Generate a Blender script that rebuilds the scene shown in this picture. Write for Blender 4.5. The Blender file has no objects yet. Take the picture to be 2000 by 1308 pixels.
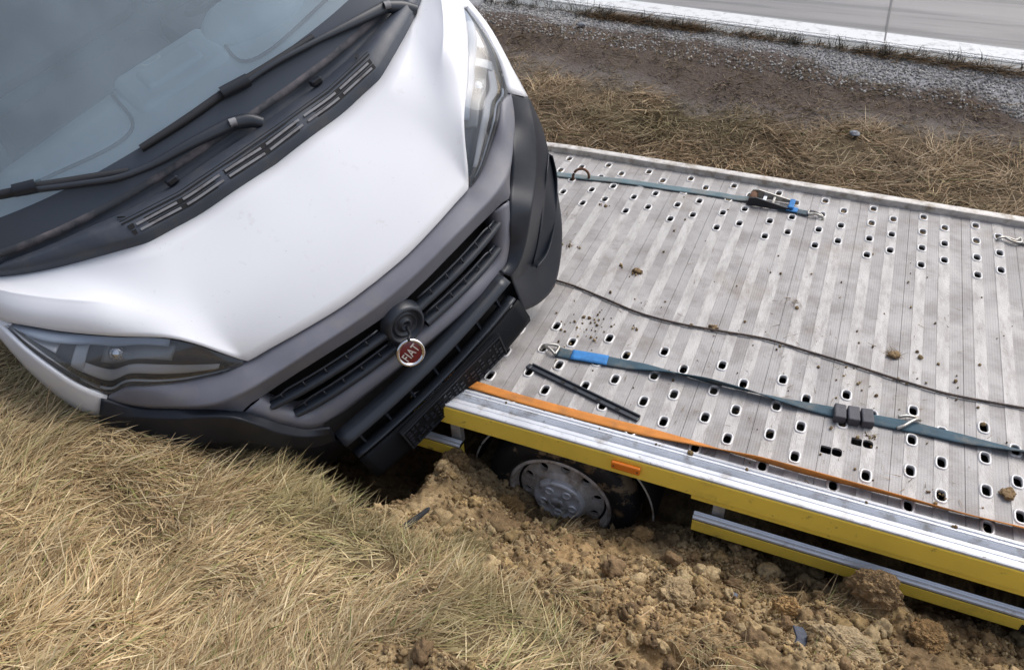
import bpy, bmesh, math, random
import numpy as np
from mathutils import Vector, Matrix
R = math.radians
random.seed(7); rng = np.random.default_rng(7)
scene = bpy.context.scene
COL = scene.collection

# ------------------------------------------------------------------ camera, sky, sun, exposure
cam = bpy.data.objects.new('camera', bpy.data.cameras.new('camera')); COL.objects.link(cam)
cam.data.sensor_width = 36; cam.data.lens = 27.864; cam.data.clip_start = .05; cam.data.clip_end = 900
cr, cd, cf = (.919842, .391126, -.031308), (.226129, -.593731, -.77222), (-.320557, .70321, -.634583)
cam.matrix_world = Matrix(((cr[0], -cd[0], -cf[0], 0), (cr[1], -cd[1], -cf[1], 0), (cr[2], -cd[2], -cf[2], 2.16), (0, 0, 0, 1)))
scene.camera = cam
SUN_EL, SUN_AZ = 54, 34          # degrees; azimuth clockwise from +Y
world = bpy.data.worlds.new('World'); scene.world = world; world.use_nodes = True
wn = world.node_tree; bg = wn.nodes['Background']
sky = wn.nodes.new('ShaderNodeTexSky'); sky.sky_type = 'NISHITA'; sky.sun_disc = False
sky.sun_elevation = R(SUN_EL); sky.sun_rotation = R(SUN_AZ); sky.air_density = 1.0; sky.dust_density = 4.0; sky.ozone_density = 1.0
hs = wn.nodes.new('ShaderNodeHueSaturation'); hs.inputs['Saturation'].default_value = .66
wn.links.new(sky.outputs[0], hs.inputs['Color']); wn.links.new(hs.outputs[0], bg.inputs['Color']); bg.inputs['Strength'].default_value = .15
sd = bpy.data.lights.new('sun', 'SUN'); sd.energy = .92; sd.angle = R(45); sd.color = (1, .985, .965)
sun = bpy.data.objects.new('sun', sd); COL.objects.link(sun)
dv = Vector((math.sin(R(SUN_AZ)) * math.cos(R(SUN_EL)), math.cos(R(SUN_AZ)) * math.cos(R(SUN_EL)), math.sin(R(SUN_EL))))
sun.rotation_euler = dv.to_track_quat('Z', 'Y').to_euler(); sun.location = dv * 20
vs = scene.view_settings; vs.view_transform = 'Standard'; vs.look = 'None'; vs.exposure = .55; vs.gamma = 1; vs.use_curve_mapping = False

# ------------------------------------------------------------------ materials
def mat(name, col, rough=.5, metal=0., var=.0, vscale=8., bump=0., bscale=60., dirt=None, dscale=6., dlo=.5, dhi=.7, coat=0., spec=.5, aniso=None, damt=1.):
    m = bpy.data.materials.new(name); m.use_nodes = True; nt = m.node_tree; b = nt.nodes['Principled BSDF']
    b.inputs['Roughness'].default_value = rough; b.inputs['Metallic'].default_value = metal
    b.inputs['Coat Weight'].default_value = coat; b.inputs['Coat Roughness'].default_value = .08; b.inputs['Specular IOR Level'].default_value = spec
    L = nt.links; N = nt.nodes.new
    geo = N('ShaderNodeNewGeometry'); src = geo.outputs['Position']
    if aniso:
        mp = N('ShaderNodeMapping'); mp.inputs['Scale'].default_value = aniso; L.new(src, mp.inputs[0]); src = mp.outputs[0]
    col4 = (*col, 1); out = None
    rgb = N('ShaderNodeRGB'); rgb.outputs[0].default_value = col4; out = rgb.outputs[0]
    if var:
        n = N('ShaderNodeTexNoise'); n.inputs['Scale'].default_value = vscale; n.inputs['Detail'].default_value = 6; L.new(src, n.inputs['Vector'])
        r = N('ShaderNodeMapRange'); r.inputs[1].default_value = .3; r.inputs[2].default_value = .7; r.inputs[3].default_value = 1 - var; r.inputs[4].default_value = 1 + var
        L.new(n.outputs[0], r.inputs[0])
        mx = N('ShaderNodeMix'); mx.data_type = 'RGBA'; mx.blend_type = 'MULTIPLY'; mx.inputs[0].default_value = 1
        L.new(out, mx.inputs[6]); L.new(r.outputs[0], mx.inputs[7]); out = mx.outputs[2]
    if dirt:
        n = N('ShaderNodeTexNoise'); n.inputs['Scale'].default_value = dscale; n.inputs['Detail'].default_value = 9; n.inputs['Roughness'].default_value = .65; L.new(src, n.inputs['Vector'])
        r = N('ShaderNodeMapRange'); r.inputs[1].default_value = dlo; r.inputs[2].default_value = dhi; r.inputs[4].default_value = damt; L.new(n.outputs[0], r.inputs[0])
        mx = N('ShaderNodeMix'); mx.data_type = 'RGBA'; L.new(r.outputs[0], mx.inputs[0]); L.new(out, mx.inputs[6]); mx.inputs[7].default_value = (*dirt, 1); out = mx.outputs[2]
    L.new(out, b.inputs['Base Color'])
    if bump:
        n = N('ShaderNodeTexNoise'); n.inputs['Scale'].default_value = bscale; n.inputs['Detail'].default_value = 5; L.new(src, n.inputs['Vector'])
        bp = N('ShaderNodeBump'); bp.inputs['Strength'].default_value = bump; bp.inputs['Distance'].default_value = .004; L.new(n.outputs[0], bp.inputs['Height']); L.new(bp.outputs[0], b.inputs['Normal'])
    return m

def add_bump_wave(m, scale, strength, dist=.002):
    nt = m.node_tree; geo = nt.nodes.new('ShaderNodeNewGeometry'); w = nt.nodes.new('ShaderNodeTexWave'); w.bands_direction = 'X'; w.inputs['Scale'].default_value = scale
    nt.links.new(geo.outputs['Position'], w.inputs['Vector'])
    bp = nt.nodes.new('ShaderNodeBump'); bp.inputs['Strength'].default_value = strength; bp.inputs['Distance'].default_value = dist
    nt.links.new(w.outputs[0], bp.inputs['Height']); b = nt.nodes['Principled BSDF']
    if b.inputs['Normal'].links: nt.links.new(b.inputs['Normal'].links[0].from_socket, bp.inputs['Normal'])
    nt.links.new(bp.outputs[0], b.inputs['Normal'])

def vcol_mat(name, rough=.8, spec=.3, trans=0., bump=0., bscale=300, mottled=0.):
    m = bpy.data.materials.new(name); m.use_nodes = True; nt = m.node_tree; b = nt.nodes['Principled BSDF']
    a = nt.nodes.new('ShaderNodeAttribute'); a.attribute_name = 'Col'; out = a.outputs['Color']
    if mottled:
        geo = nt.nodes.new('ShaderNodeNewGeometry')
        n = nt.nodes.new('ShaderNodeTexNoise'); n.inputs['Scale'].default_value = 55; n.inputs['Detail'].default_value = 8; n.inputs['Roughness'].default_value = .7; nt.links.new(geo.outputs['Position'], n.inputs['Vector'])
        r = nt.nodes.new('ShaderNodeMapRange'); r.inputs[1].default_value = .3; r.inputs[2].default_value = .7; r.inputs[3].default_value = 1 - mottled; r.inputs[4].default_value = 1 + mottled; nt.links.new(n.outputs[0], r.inputs[0])
        mx = nt.nodes.new('ShaderNodeMix'); mx.data_type = 'RGBA'; mx.blend_type = 'MULTIPLY'; mx.inputs[0].default_value = 1
        nt.links.new(out, mx.inputs[6]); nt.links.new(r.outputs[0], mx.inputs[7]); out = mx.outputs[2]
    nt.links.new(out, b.inputs['Base Color']); b.inputs['Roughness'].default_value = rough; b.inputs['Specular IOR Level'].default_value = spec
    if bump:
        geo = nt.nodes.new('ShaderNodeNewGeometry'); n = nt.nodes.new('ShaderNodeTexNoise'); n.inputs['Scale'].default_value = bscale; n.inputs['Detail'].default_value = 6
        nt.links.new(geo.outputs['Position'], n.inputs['Vector'])
        bp = nt.nodes.new('ShaderNodeBump'); bp.inputs['Strength'].default_value = bump; bp.inputs['Distance'].default_value = .006; nt.links.new(n.outputs[0], bp.inputs['Height']); nt.links.new(bp.outputs[0], b.inputs['Normal'])
    return m

def glass_mat(name, tint, film, film_amt, gloss_amt, rough=.03, fk=1.2):
    m = bpy.data.materials.new(name); m.use_nodes = True; nt = m.node_tree; nt.nodes.remove(nt.nodes['Principled BSDF']); out = nt.nodes['Material Output']
    N = nt.nodes.new; L = nt.links
    tr = N('ShaderNodeBsdfTransparent'); tr.inputs[0].default_value = (*tint, 1)
    df = N('ShaderNodeBsdfDiffuse'); df.inputs[0].default_value = (*film, 1)
    gl = N('ShaderNodeBsdfGlossy'); gl.inputs['Roughness'].default_value = rough; gl.inputs[0].default_value = (1, 1, 1, 1)
    geo = N('ShaderNodeNewGeometry'); n = N('ShaderNodeTexNoise'); n.inputs['Scale'].default_value = 5; n.inputs['Detail'].default_value = 8; L.new(geo.outputs['Position'], n.inputs['Vector'])
    mr = N('ShaderNodeMapRange'); mr.inputs[1].default_value = .35; mr.inputs[2].default_value = .7; mr.inputs[3].default_value = film_amt * .8; mr.inputs[4].default_value = film_amt * 1.2; L.new(n.outputs[0], mr.inputs[0])
    m1 = N('ShaderNodeMixShader'); L.new(mr.outputs[0], m1.inputs[0]); L.new(tr.outputs[0], m1.inputs[1]); L.new(df.outputs[0], m1.inputs[2])
    lw = N('ShaderNodeFresnel'); lw.inputs[0].default_value = 1.5
    ad = N('ShaderNodeMath'); ad.operation = 'MULTIPLY_ADD'; ad.inputs[1].default_value = fk; ad.inputs[2].default_value = gloss_amt; L.new(lw.outputs[0], ad.inputs[0])
    m2 = N('ShaderNodeMixShader'); L.new(ad.outputs[0], m2.inputs[0]); L.new(m1.outputs[0], m2.inputs[1]); L.new(gl.outputs[0], m2.inputs[2])
    L.new(m2.outputs[0], out.inputs[0]); return m

MUD = (.20, .125, .06)
M = dict(
    white=mat('white_paint', (.74, .755, .785), .3, var=.015, vscale=3, dirt=(.55, .54, .53), dscale=16, dlo=.62, dhi=.9, coat=.5),
    grey=mat('grey_plastic', (.145, .15, .178), .45, var=.06, vscale=12, bump=.12, bscale=700, dirt=(.19, .18, .18), dscale=9, dlo=.52, dhi=.8),
    black=mat('black_plastic', (.013, .016, .023), .42, var=.1, vscale=9, bump=.08, bscale=500, dirt=(.028, .029, .032), dscale=7, dlo=.52, dhi=.9, spec=.4),
    blackbar=mat('satin_black_plastic', (.021, .026, .035), .36, dirt=(.035, .035, .036), dscale=14, dlo=.55, dhi=.85),
    cowl=mat('cowl_plastic', (.045, .055, .073), .5, var=.12, vscale=10, bump=.1, bscale=600, dirt=(.085, .085, .09), dscale=9, dlo=.48, dhi=.8),
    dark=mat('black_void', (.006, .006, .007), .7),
    slat=mat('vent_slat_grey', (.22, .225, .24), .5, dirt=(.12, .11, .11), dscale=20, dlo=.5, dhi=.7),
    rubber=mat('black_rubber', (.010, .012, .016), .55, bump=.1, bscale=300),
    tyre=mat('tyre_rubber', (.012, .012, .014), .6, bump=.2, bscale=150, dirt=MUD, dscale=6, dlo=.58, dhi=.66),
    rim=mat('steel_rim', (.62, .57, .52), .5, metal=.15, var=.2, vscale=30, dirt=(.24, .17, .11), dscale=13, dlo=.48, dhi=.66),
    cap=mat('hub_cap_silver', (.78, .78, .80), .35, metal=.25, dirt=(.2, .16, .11), dscale=15, dlo=.55, dhi=.7),
    alu=mat('bright_aluminium', (.74, .76, .79), .38, metal=.55, var=.06, vscale=20, dirt=(.30, .26, .22), dscale=18, dlo=.58, dhi=.75),
    flange=mat('ribbed_aluminium', (.57, .59, .625), .42, metal=.2, var=.08, vscale=9, dirt=(.27, .245, .21), dscale=14, dlo=.54, dhi=.74),
    dirtyalu=mat('dirty_aluminium', (.50, .48, .45), .6, metal=.25, var=.18, vscale=20, dirt=(.22, .18, .13), dscale=15, dlo=.5, dhi=.7),
    deck_rib=mat('deck_ribbed_aluminium', (.315, .302, .293), .6, metal=.1, var=.2, vscale=4, bump=.3, bscale=160, dirt=(.18, .16, .15), dscale=7, dlo=.45, dhi=.74),
    deck_smooth=mat('deck_smooth_aluminium', (.40, .385, .37), .5, metal=.12, var=.16, vscale=7, bump=.6, bscale=90, dirt=(.225, .205, .19), dscale=9, dlo=.46, dhi=.74, aniso=(3, .8, 1)),
    ring=mat('hole_rim_aluminium', (.55, .54, .53), .42, metal=.3, var=.1, vscale=25, dirt=(.25, .2, .15), dscale=18, dlo=.6, dhi=.72),
    yellow=mat('yellow_paint', (.95, .70, .10), .38, var=.07, vscale=5, dirt=(.36, .25, .08), dscale=7, dlo=.60, dhi=.85, damt=.6),
    orange_web=mat('orange_webbing', (.52, .19, .03), .75, var=.12, vscale=20, bump=.4, bscale=500, dirt=(.25, .12, .04), dscale=9, dlo=.5, dhi=.75),
    teal=mat('teal_webbing', (.024, .062, .088), .7, var=.2, vscale=15, bump=.4, bscale=600, dirt=(.14, .13, .11), dscale=9, dlo=.5, dhi=.75),
    teal_faded=mat('faded_teal_webbing', (.10, .155, .175), .75, var=.15, vscale=15, bump=.4, bscale=600, dirt=(.19, .18, .16), dscale=9, dlo=.45, dhi=.75),
    blue=mat('blue_webbing_patch', (.025, .17, .43), .7, var=.2, vscale=40, bump=.5, bscale=500),
    zinc=mat('zinc_steel', (.42, .41, .38), .42, metal=.8, dirt=(.2, .16, .12), dscale=30, dlo=.5, dhi=.7),
    rust=mat('rusty_steel', (.11, .05, .022), .8, var=.3, vscale=40, bump=.3),
    cable=mat('oily_wire_rope', (.05, .035, .03), .6, var=.25, vscale=30, dirt=(.12, .075, .045), dscale=20, dlo=.5, dhi=.7),
    amber=mat('amber_lens', (.80, .20, .01), .25, spec=.6, coat=.5),
    chrome=mat('chrome', (.75, .75, .76), .15, metal=1.),
    badge_red=mat('badge_red', (.12, .006, .012), .25, coat=.6),
    silver=mat('silver_letters', (.72, .72, .73), .3, metal=.6),
    lampdark=mat('lamp_housing_black', (.018, .022, .03), .4),
    lampsilver=mat('lamp_reflector', (.38, .40, .42), .35, metal=.2),
    lampgrey=mat('lamp_grey_trim', (.42, .48, .56), .4),
    dash=mat('dashboard_plastic', (.58, .66, .70), .6, var=.05),
    seat=mat('seat_cloth', (.14, .15, .165), .8),
    creamy=mat('reflection_arc_white', (.8, .85, .8), .5),  # pale tone for the imitated reflection arc above the dashboard
    concrete=mat('road_concrete', (.185, .192, .19), .5, var=.06, vscale=3, bump=.3, bscale=220),
    asphalt=mat('worn_asphalt', (.19, .18, .176), .5, var=.12, vscale=2, bump=.6, bscale=260, dirt=(.105, .102, .10), dscale=2.2, dlo=.46, dhi=.7, aniso=(.18, 1.6, 1)),
    linew=mat('road_paint', (.56, .57, .57), .55, bump=.5, bscale=120, dirt=(.26, .26, .26), dscale=14, dlo=.52, dhi=.72),
    glass=glass_mat('windscreen_glass', (.88, .96, .98), (.44, .57, .64), .25, .07),
    lens=glass_mat('lamp_lens', (.95, .96, .97), (.36, .39, .42), .09, .015, .04, .8),
    sideglass=mat('dark_side_glass', (.02, .025, .03), .05, coat=1),
    soil=vcol_mat('clay_soil', .95, .15, bump=.9, bscale=90, mottled=.4),
    clod=vcol_mat('clay_clods', .95, .15, bump=.8, bscale=120, mottled=.35),
    grass=vcol_mat('dry_grass', .65, .3), stone=mat('stone_grey', (.16, .17, .19), .6, bump=.4, bscale=60, var=.2),
    gravel=vcol_mat('gravel', .8, .3, bump=.3, bscale=200), shard=mat('broken_black_plastic', (.010, .011, .013), .6), blueshard=mat('blue_grey_plastic', (.045, .055, .08), .4, bump=.3, bscale=60),
)
add_bump_wave(M['deck_rib'], 32, .16, .003)
def stain(m, col, scale, lo, hi, amt, asp=(1, 1, 1), det=8):
    nt = m.node_tree; b = nt.nodes['Principled BSDF']; src = b.inputs['Base Color'].links[0].from_socket
    geo = nt.nodes.new('ShaderNodeNewGeometry'); mp = nt.nodes.new('ShaderNodeMapping'); mp.inputs['Scale'].default_value = asp; nt.links.new(geo.outputs['Position'], mp.inputs[0])
    n = nt.nodes.new('ShaderNodeTexNoise'); n.inputs['Scale'].default_value = scale; n.inputs['Detail'].default_value = det; n.inputs['Roughness'].default_value = .7; nt.links.new(mp.outputs[0], n.inputs['Vector'])
    r = nt.nodes.new('ShaderNodeMapRange'); r.inputs[1].default_value = lo; r.inputs[2].default_value = hi; r.inputs[4].default_value = amt; nt.links.new(n.outputs[0], r.inputs[0])
    mx = nt.nodes.new('ShaderNodeMix'); mx.data_type = 'RGBA'; nt.links.new(r.outputs[0], mx.inputs[0]); nt.links.new(src, mx.inputs[6]); mx.inputs[7].default_value = (*col, 1); nt.links.new(mx.outputs[2], b.inputs['Base Color'])
for k_ in ('deck_rib', 'deck_smooth'):
    stain(M[k_], (.16, .12, .075), 2.2, .55, .78, .65); stain(M[k_], (.13, .12, .125), 1.1, .56, .70, .55, (1, .5, 1)); stain(M[k_], (.14, .105, .07), 40, .66, .74, .8, (1, 1, 1), 3); stain(M[k_], (.46, .45, .44), 14, .62, .74, .5, (2.5, .35, 1))
stain(M['asphalt'], (.085, .083, .082), 3, .52, .62, .7, (.12, 2.2, 1)); stain(M['rim'], (.20, .14, .08), 12, .54, .64, .6); stain(M['cap'], (.16, .12, .075), 14, .56, .66, .5); stain(M['tyre'], (.26, .19, .115), 7, .55, .6, .85)
stain(M['yellow'], (.20, .14, .06), 26, .64, .74, .7, (1, 1, 1), 4); stain(M['flange'], (.16, .14, .12), 30, .66, .72, .8, (1, 1, 1), 3); stain(M['white'], (.36, .34, .31), 60, .70, .76, .7, (1, 1, 1), 3)

# ------------------------------------------------------------------ helpers
def finish(name, me, m, parent=None, smooth=False, loc=None):
    o = bpy.data.objects.new(name, me); COL.objects.link(o)
    if m is not None and not me.materials: me.materials.append(m if not isinstance(m, str) else M[m])
    if smooth:
        me.polygons.foreach_set('use_smooth', [True] * len(me.polygons))
    if parent: o.parent = parent
    if loc: o.location = loc
    return o
def pyd(name, v, f, m, parent=None, smooth=False, loc=None):
    me = bpy.data.meshes.new(name); me.from_pydata([tuple(p) for p in v], [], f); me.update()
    return finish(name, me, m, parent, smooth, loc)
def bmo(name, bm, m, parent=None, smooth=False, loc=None):
    me = bpy.data.meshes.new(name); bm.to_mesh(me); bm.free(); return finish(name, me, m, parent, smooth, loc)
def solid(o, t, off=-1):
    md = o.modifiers.new('thickness', 'SOLIDIFY'); md.thickness = t; md.offset = off; return o
def bevel(o, w, seg=2):
    md = o.modifiers.new('bevel', 'BEVEL'); md.width = w; md.segments = seg; md.limit_method = 'ANGLE'; return o
def tag(o, label=None, cat=None, group=None, kind=None):
    if label: o['label'] = label
    if cat: o['category'] = cat
    if group: o['group'] = group
    if kind: o['kind'] = kind
    return o
def thing(name, label, cat, loc=(0, 0, 0), group=None):
    o = bpy.data.objects.new(name, None); COL.objects.link(o); o.location = loc; o.empty_display_size = .1
    return tag(o, label, cat, group)
def bx(bm, x0, x1, y0, y1, z0, z1):
    vs_ = [bm.verts.new(p) for p in ((x0, y0, z0), (x1, y0, z0), (x1, y1, z0), (x0, y1, z0), (x0, y0, z1), (x1, y0, z1), (x1, y1, z1), (x0, y1, z1))]
    for f in ((3, 2, 1, 0), (4, 5, 6, 7), (0, 1, 5, 4), (1, 2, 6, 5), (2, 3, 7, 6), (3, 0, 4, 7)): bm.faces.new([vs_[i] for i in f])
def box(name, x0, x1, y0, y1, z0, z1, m, parent=None, bev=0):
    bm = bmesh.new(); bx(bm, x0, x1, y0, y1, z0, z1); o = bmo(name, bm, m, parent)
    if bev: bevel(o, bev)
    return o
def cr_resample(pts, n, by_x=False):
    p = np.array(pts, float)
    t = p[:, 0] if by_x else np.r_[0, np.cumsum(np.linalg.norm(np.diff(p, axis=0), axis=1))]
    T = np.linspace(t[0], t[-1], n); out = np.empty((n, 3))
    d = np.gradient(p, t, axis=0)
    for k, q in enumerate(T):
        i = min(max(np.searchsorted(t, q) - 1, 0), len(t) - 2); h = t[i + 1] - t[i]; s = (q - t[i]) / h
        out[k] = (2 * s**3 - 3 * s**2 + 1) * p[i] + (s**3 - 2 * s**2 + s) * h * d[i] + (-2 * s**3 + 3 * s**2) * p[i + 1] + (s**3 - s**2) * h * d[i + 1]
    return out
def grid(name, G, m, parent=None, smooth=True, th=0, flip=False, off=-1):
    G = np.asarray(G); a, b = G.shape[:2]
    f = [(i * b + j, i * b + j + 1, (i + 1) * b + j + 1, (i + 1) * b + j) for i in range(a - 1) for j in range(b - 1)]
    if flip: f = [q[::-1] for q in f]
    o = pyd(name, G.reshape(-1, 3), f, m, parent, smooth)
    if th: solid(o, th, off)
    return o
def loft(name, rows, m, parent=None, n=40, by_x=False, th=0, flip=False, sub=1, smooth=True):
    rr = [cr_resample(r, n, by_x) for r in rows]; out = []
    for i in range(len(rr) - 1):
        for k in range(sub): out.append(rr[i] + (rr[i + 1] - rr[i]) * k / sub)
    out.append(rr[-1]); return grid(name, out, m, parent, smooth, th, flip)
def tube_bm(bm, pts, r, seg=8, cap=True):
    pts = [Vector(p) for p in pts]; rings = []
    for i, p in enumerate(pts):
        t = (pts[min(i + 1, len(pts) - 1)] - pts[max(i - 1, 0)]).normalized()
        a = t.cross(Vector((0, 0, 1)) if abs(t.z) < .9 else Vector((1, 0, 0))).normalized(); b = t.cross(a)
        rr = r[i] if hasattr(r, '__len__') else r
        rings.append([bm.verts.new(p + (a * math.cos(2 * math.pi * k / seg) + b * math.sin(2 * math.pi * k / seg)) * rr) for k in range(seg)])
    for i in range(len(rings) - 1):
        for k in range(seg): bm.faces.new((rings[i][k], rings[i][(k + 1) % seg], rings[i + 1][(k + 1) % seg], rings[i + 1][k]))
    if cap: bm.faces.new(rings[0][::-1]); bm.faces.new(rings[-1])
def tube(name, pts, r, m, parent=None, seg=8, dense=0):
    if dense: pts = cr_resample(pts, dense)
    bm = bmesh.new(); tube_bm(bm, pts, r, seg); bmesh.ops.recalc_face_normals(bm, faces=bm.faces); return bmo(name, bm, m, parent, True)
def ribbon(name, path, width, m, parent=None, th=.004, side=None, n=60):
    # path points (x,y,z,w?,twist?) lie along a strap; the strap is flat in Z unless twisted
    p = np.array([q[:3] for q in path], float); w = np.array([q[3] if len(q) > 3 else width for q in path]); tw = np.array([q[4] if len(q) > 4 else 0 for q in path], float)
    t = np.r_[0, np.cumsum(np.linalg.norm(np.diff(p, axis=0), axis=1))]; P = cr_resample(p, n); T = np.linspace(0, t[-1], n)
    W = np.interp(T, t, w); A = np.radians(np.interp(T, t, tw)); d = np.gradient(P, axis=0); d /= np.linalg.norm(d, axis=1)[:, None]
    s = np.cross(d, (0, 0, 1)); s /= np.linalg.norm(s, axis=1)[:, None]; u = np.cross(s, d)
    e = s * np.cos(A)[:, None] + u * np.sin(A)[:, None]
    G = np.stack([P + e * W[:, None] * k for k in (-.5, -.25, 0, .25, .5)], 1)
    return grid(name, G, m, parent, True, th, off=0)
def lathe(name, prof, m, parent=None, seg=48, axis='Y', loc=None, smooth=True):
    # prof: (radius, along) ; axis along +Y
    v = [(r * math.cos(2 * math.pi * k / seg), a, r * math.sin(2 * math.pi * k / seg)) for r, a in prof for k in range(seg)]
    f = [(i * seg + k, (i + 1) * seg + k, (i + 1) * seg + (k + 1) % seg, i * seg + (k + 1) % seg) for i in range(len(prof) - 1) for k in range(seg)]
    return pyd(name, v, f, m, parent, smooth, loc)

# numpy noise
def _h(ix, iy, s):
    n = (ix.astype(np.int64) * 374761393 + iy.astype(np.int64) * 668265263 + s * 1442695041) & 0xffffffff
    n = ((n ^ (n >> 13)) * 1274126177) & 0xffffffff; return ((n ^ (n >> 16)) & 0xffff) / 65535.
def vnoise(x, y, s=0):
    ix, iy = np.floor(x), np.floor(y); fx, fy = x - ix, y - iy; fx = fx * fx * (3 - 2 * fx); fy = fy * fy * (3 - 2 * fy)
    a, b, c, d = _h(ix, iy, s), _h(ix + 1, iy, s), _h(ix, iy + 1, s), _h(ix + 1, iy + 1, s)
    return (a + (b - a) * fx) * (1 - fy) + (c + (d - c) * fx) * fy
def fbm(x, y, s=0, o=5, g=.5):
    t = 0; a = 1; n = 0
    for k in range(o): t = t + a * vnoise(x * 2**k, y * 2**k, s + k); n += a; a *= g
    return t / n
def worley(x, y, s=0):
    ix, iy = np.floor(x), np.floor(y); best = np.full(x.shape, 9.)
    for dx in (-1, 0, 1):
        for dy in (-1, 0, 1):
            cx, cy = ix + dx, iy + dy; px, py = cx + _h(cx, cy, s + 11), cy + _h(cx, cy, s + 23)
            best = np.minimum(best, (px - x)**2 + (py - y)**2)
    return np.sqrt(best)
def sstep(a, b, x):
    t = np.clip((x - a) / (b - a), 0, 1); return t * t * (3 - 2 * t)

# ------------------------------------------------------------------ ground
def road_s(x, y): return (6.46 - .095 * x) - y        # distance this side of the road edge
LX = [-9, -3.4, -2.7, -2.33, -2.11, -1.75, -1.49, -1.29, -1.10, -.88, -.50, 0]; LY = [1.7, 1.60, 1.42, 1.36, 1.36, 1.42, 1.33, 1.30, 1.29, 1.27, 1.24, 1.2]
GX = [-9, -1.5, -1.29, -1.10, -.86, -.50, -.31, -.20, -.1]; GY = [1.75, 1.40, 1.29, 1.27, 1.22, 1.14, 1.05, .97, .55]
def base_z(x, y):
    near = .50 - .36 * y
    z = np.where(y < 1.2, near, .068 - .60 * (y - 1.2)); z = np.maximum(z, -.48 + .03 * np.sin(x * 3))
    z = z + .17 * sstep(-1.55, -2.15, x) * sstep(2.2, 1.2, y)
    yl = np.interp(x, LX, LY); over = y - yl
    zl = .50 - .36 * yl + .17 * sstep(-1.55, -2.15, x)
    pit = np.maximum(zl - 2.3 * np.maximum(over, 0), -.72)
    wp = sstep(-1.12, -1.40, x) * sstep(-2.15, -1.95, x)
    z = np.where(over > 0, z * (1 - wp) + np.minimum(z, pit) * wp, z)
    wl = sstep(-2.0, -2.3, x) * sstep(2.9, 2.3, y); z = z * (1 - wl) + np.maximum(z, .12 - .1 * (y - 1.4)) * wl
    z = z - .15 * np.exp(-((x + .70) / .30)**2) * sstep(1.62, 1.92, y) * sstep(2.6, 2.3, y) + .10 * np.exp(-((x + 1.15)**2 / .03 + (y - 1.90)**2 / .03)) - .03 * sstep(1.3, 1.8, y) * sstep(-1.2, -1., x) * sstep(2.6, 2.3, y)
    z = z + .13 * np.exp(-((x - .46)**2 / .012 + (y - 1.83)**2 / .01)) + .05 * np.exp(-((x - .70)**2 / .03 + (y - 1.82)**2 / .01)) - .07 * np.exp(-((x - .24)**2 / .012 + (y - 1.86)**2 / .008))
    far = -.47 + .30 * sstep(4.2, 5.9, y) + .12 * sstep(5.6, 6.4, y)
    z = np.where(y > 2.9, far, np.where(y > 2.2, z + (far - z) * sstep(2.2, 2.9, y), z))
    return z
def masks(x, y):
    gy = np.interp(x, GX, GY); w = .05 * (fbm(x * 6, y * 6, 3) - .5) * 2
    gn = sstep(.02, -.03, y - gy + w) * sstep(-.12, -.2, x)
    gn = gn * (1 - sstep(1.15, .75, ((x + .60) / .27)**2 + ((y - .80) / .11)**2))
    s = road_s(x, y); far = sstep(2.4, 3.0, y)
    lim = np.interp(x, [-3, -1, 1.2], [1.0, .95, .72]); gl = np.interp(x, [-3, -1, 0, 1.2], [.22, .22, .34, .42])
    gf = far * sstep(-.12, .22, s - lim + .55 * (fbm(x * 2, y * 2, 5) - .5)); dirtf = far * sstep(-.06, .10, s - gl + .40 * (fbm(x * 2.6, y * 2.6, 9) - .5)) * (1 - gf)
    gn = np.where(y > 2.2, np.where(x < -2.2, 1., 0.), gn)
    return gn, gf, dirtf, far
def soil_amt(x, y):
    gn = masks(x, y)[0]; return (1 - gn) * sstep(-2.3, -2.0, x) * sstep(2.6, 2.2, y)
def lumps(x, y):
    wx, wy = x + .045 * fbm(x * 14, y * 14, 41, 4, .6), y + .045 * fbm(x * 14, y * 14, 51, 4, .6)
    big = fbm(x * 4, y * 4, 77, 2)
    a = np.maximum(0, .8 - worley(wx * 8, wy * 8, 1)) * .085 * big**1.3 * 1.6
    b = np.maximum(0, .8 - worley(wx * 19, wy * 19, 2)) * .042 * (.3 + fbm(x * 7, y * 7, 70, 2)); c = np.maximum(0, .8 - worley(wx * 42, wy * 42, 3)) * .021; d = np.maximum(0, .8 - worley(wx * 85, wy * 85, 4)) * .009
    return a + b + c + d + .07 * (fbm(x * 8, y * 8, 31, 6, .62) - .5) - .035
def ground_z(x, y):
    x = np.asarray(x, float); y = np.asarray(y, float); sa = soil_amt(x, y)
    return base_z(x, y) + sa * lumps(x, y) + (1 - sa) * (.035 * (fbm(x * 3, y * 3, 61, 3) - .5) + .012 * (fbm(x * 14, y * 14, 62, 3) - .5)) * sstep(-.1, .6, road_s(x, y))

def axis_pts(segs):
    out = []
    for a, b, st in segs: out += list(np.arange(a, b - 1e-6, st))
    return np.array(out + [segs[-1][1]])
gx = np.r_[-300, -120, -50, -20, -10, -7, axis_pts([(-5, -2.4, .06), (-2.4, -1.45, .022), (-1.45, 1.35, .0062), (1.35, 3, .06)]), 4, 6, 10, 20, 50, 120, 300]
gyv = np.r_[-300, -120, -50, -20, -8, -4, -2, -1, axis_pts([(-.6, .5, .05), (.5, .75, .015), (.75, 2.05, .0062), (2.05, 2.3, .03), (2.3, 7.6, .04)]), 8, 9, 12, 20, 50, 120, 300]
XX, YY = np.meshgrid(gx, gyv); ZZ = ground_z(XX, YY)
rs = road_s(XX, YY); ZZ = np.where(rs < -.03, np.minimum(ZZ, -.075), ZZ)
nx, ny = len(gx), len(gyv); V = np.stack([XX, YY, ZZ], -1).reshape(-1, 3)
idx = np.arange(nx * ny).reshape(ny, nx); F = np.stack([idx[:-1, :-1], idx[:-1, 1:], idx[1:, 1:], idx[1:, :-1]], -1).reshape(-1, 4)
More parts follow.
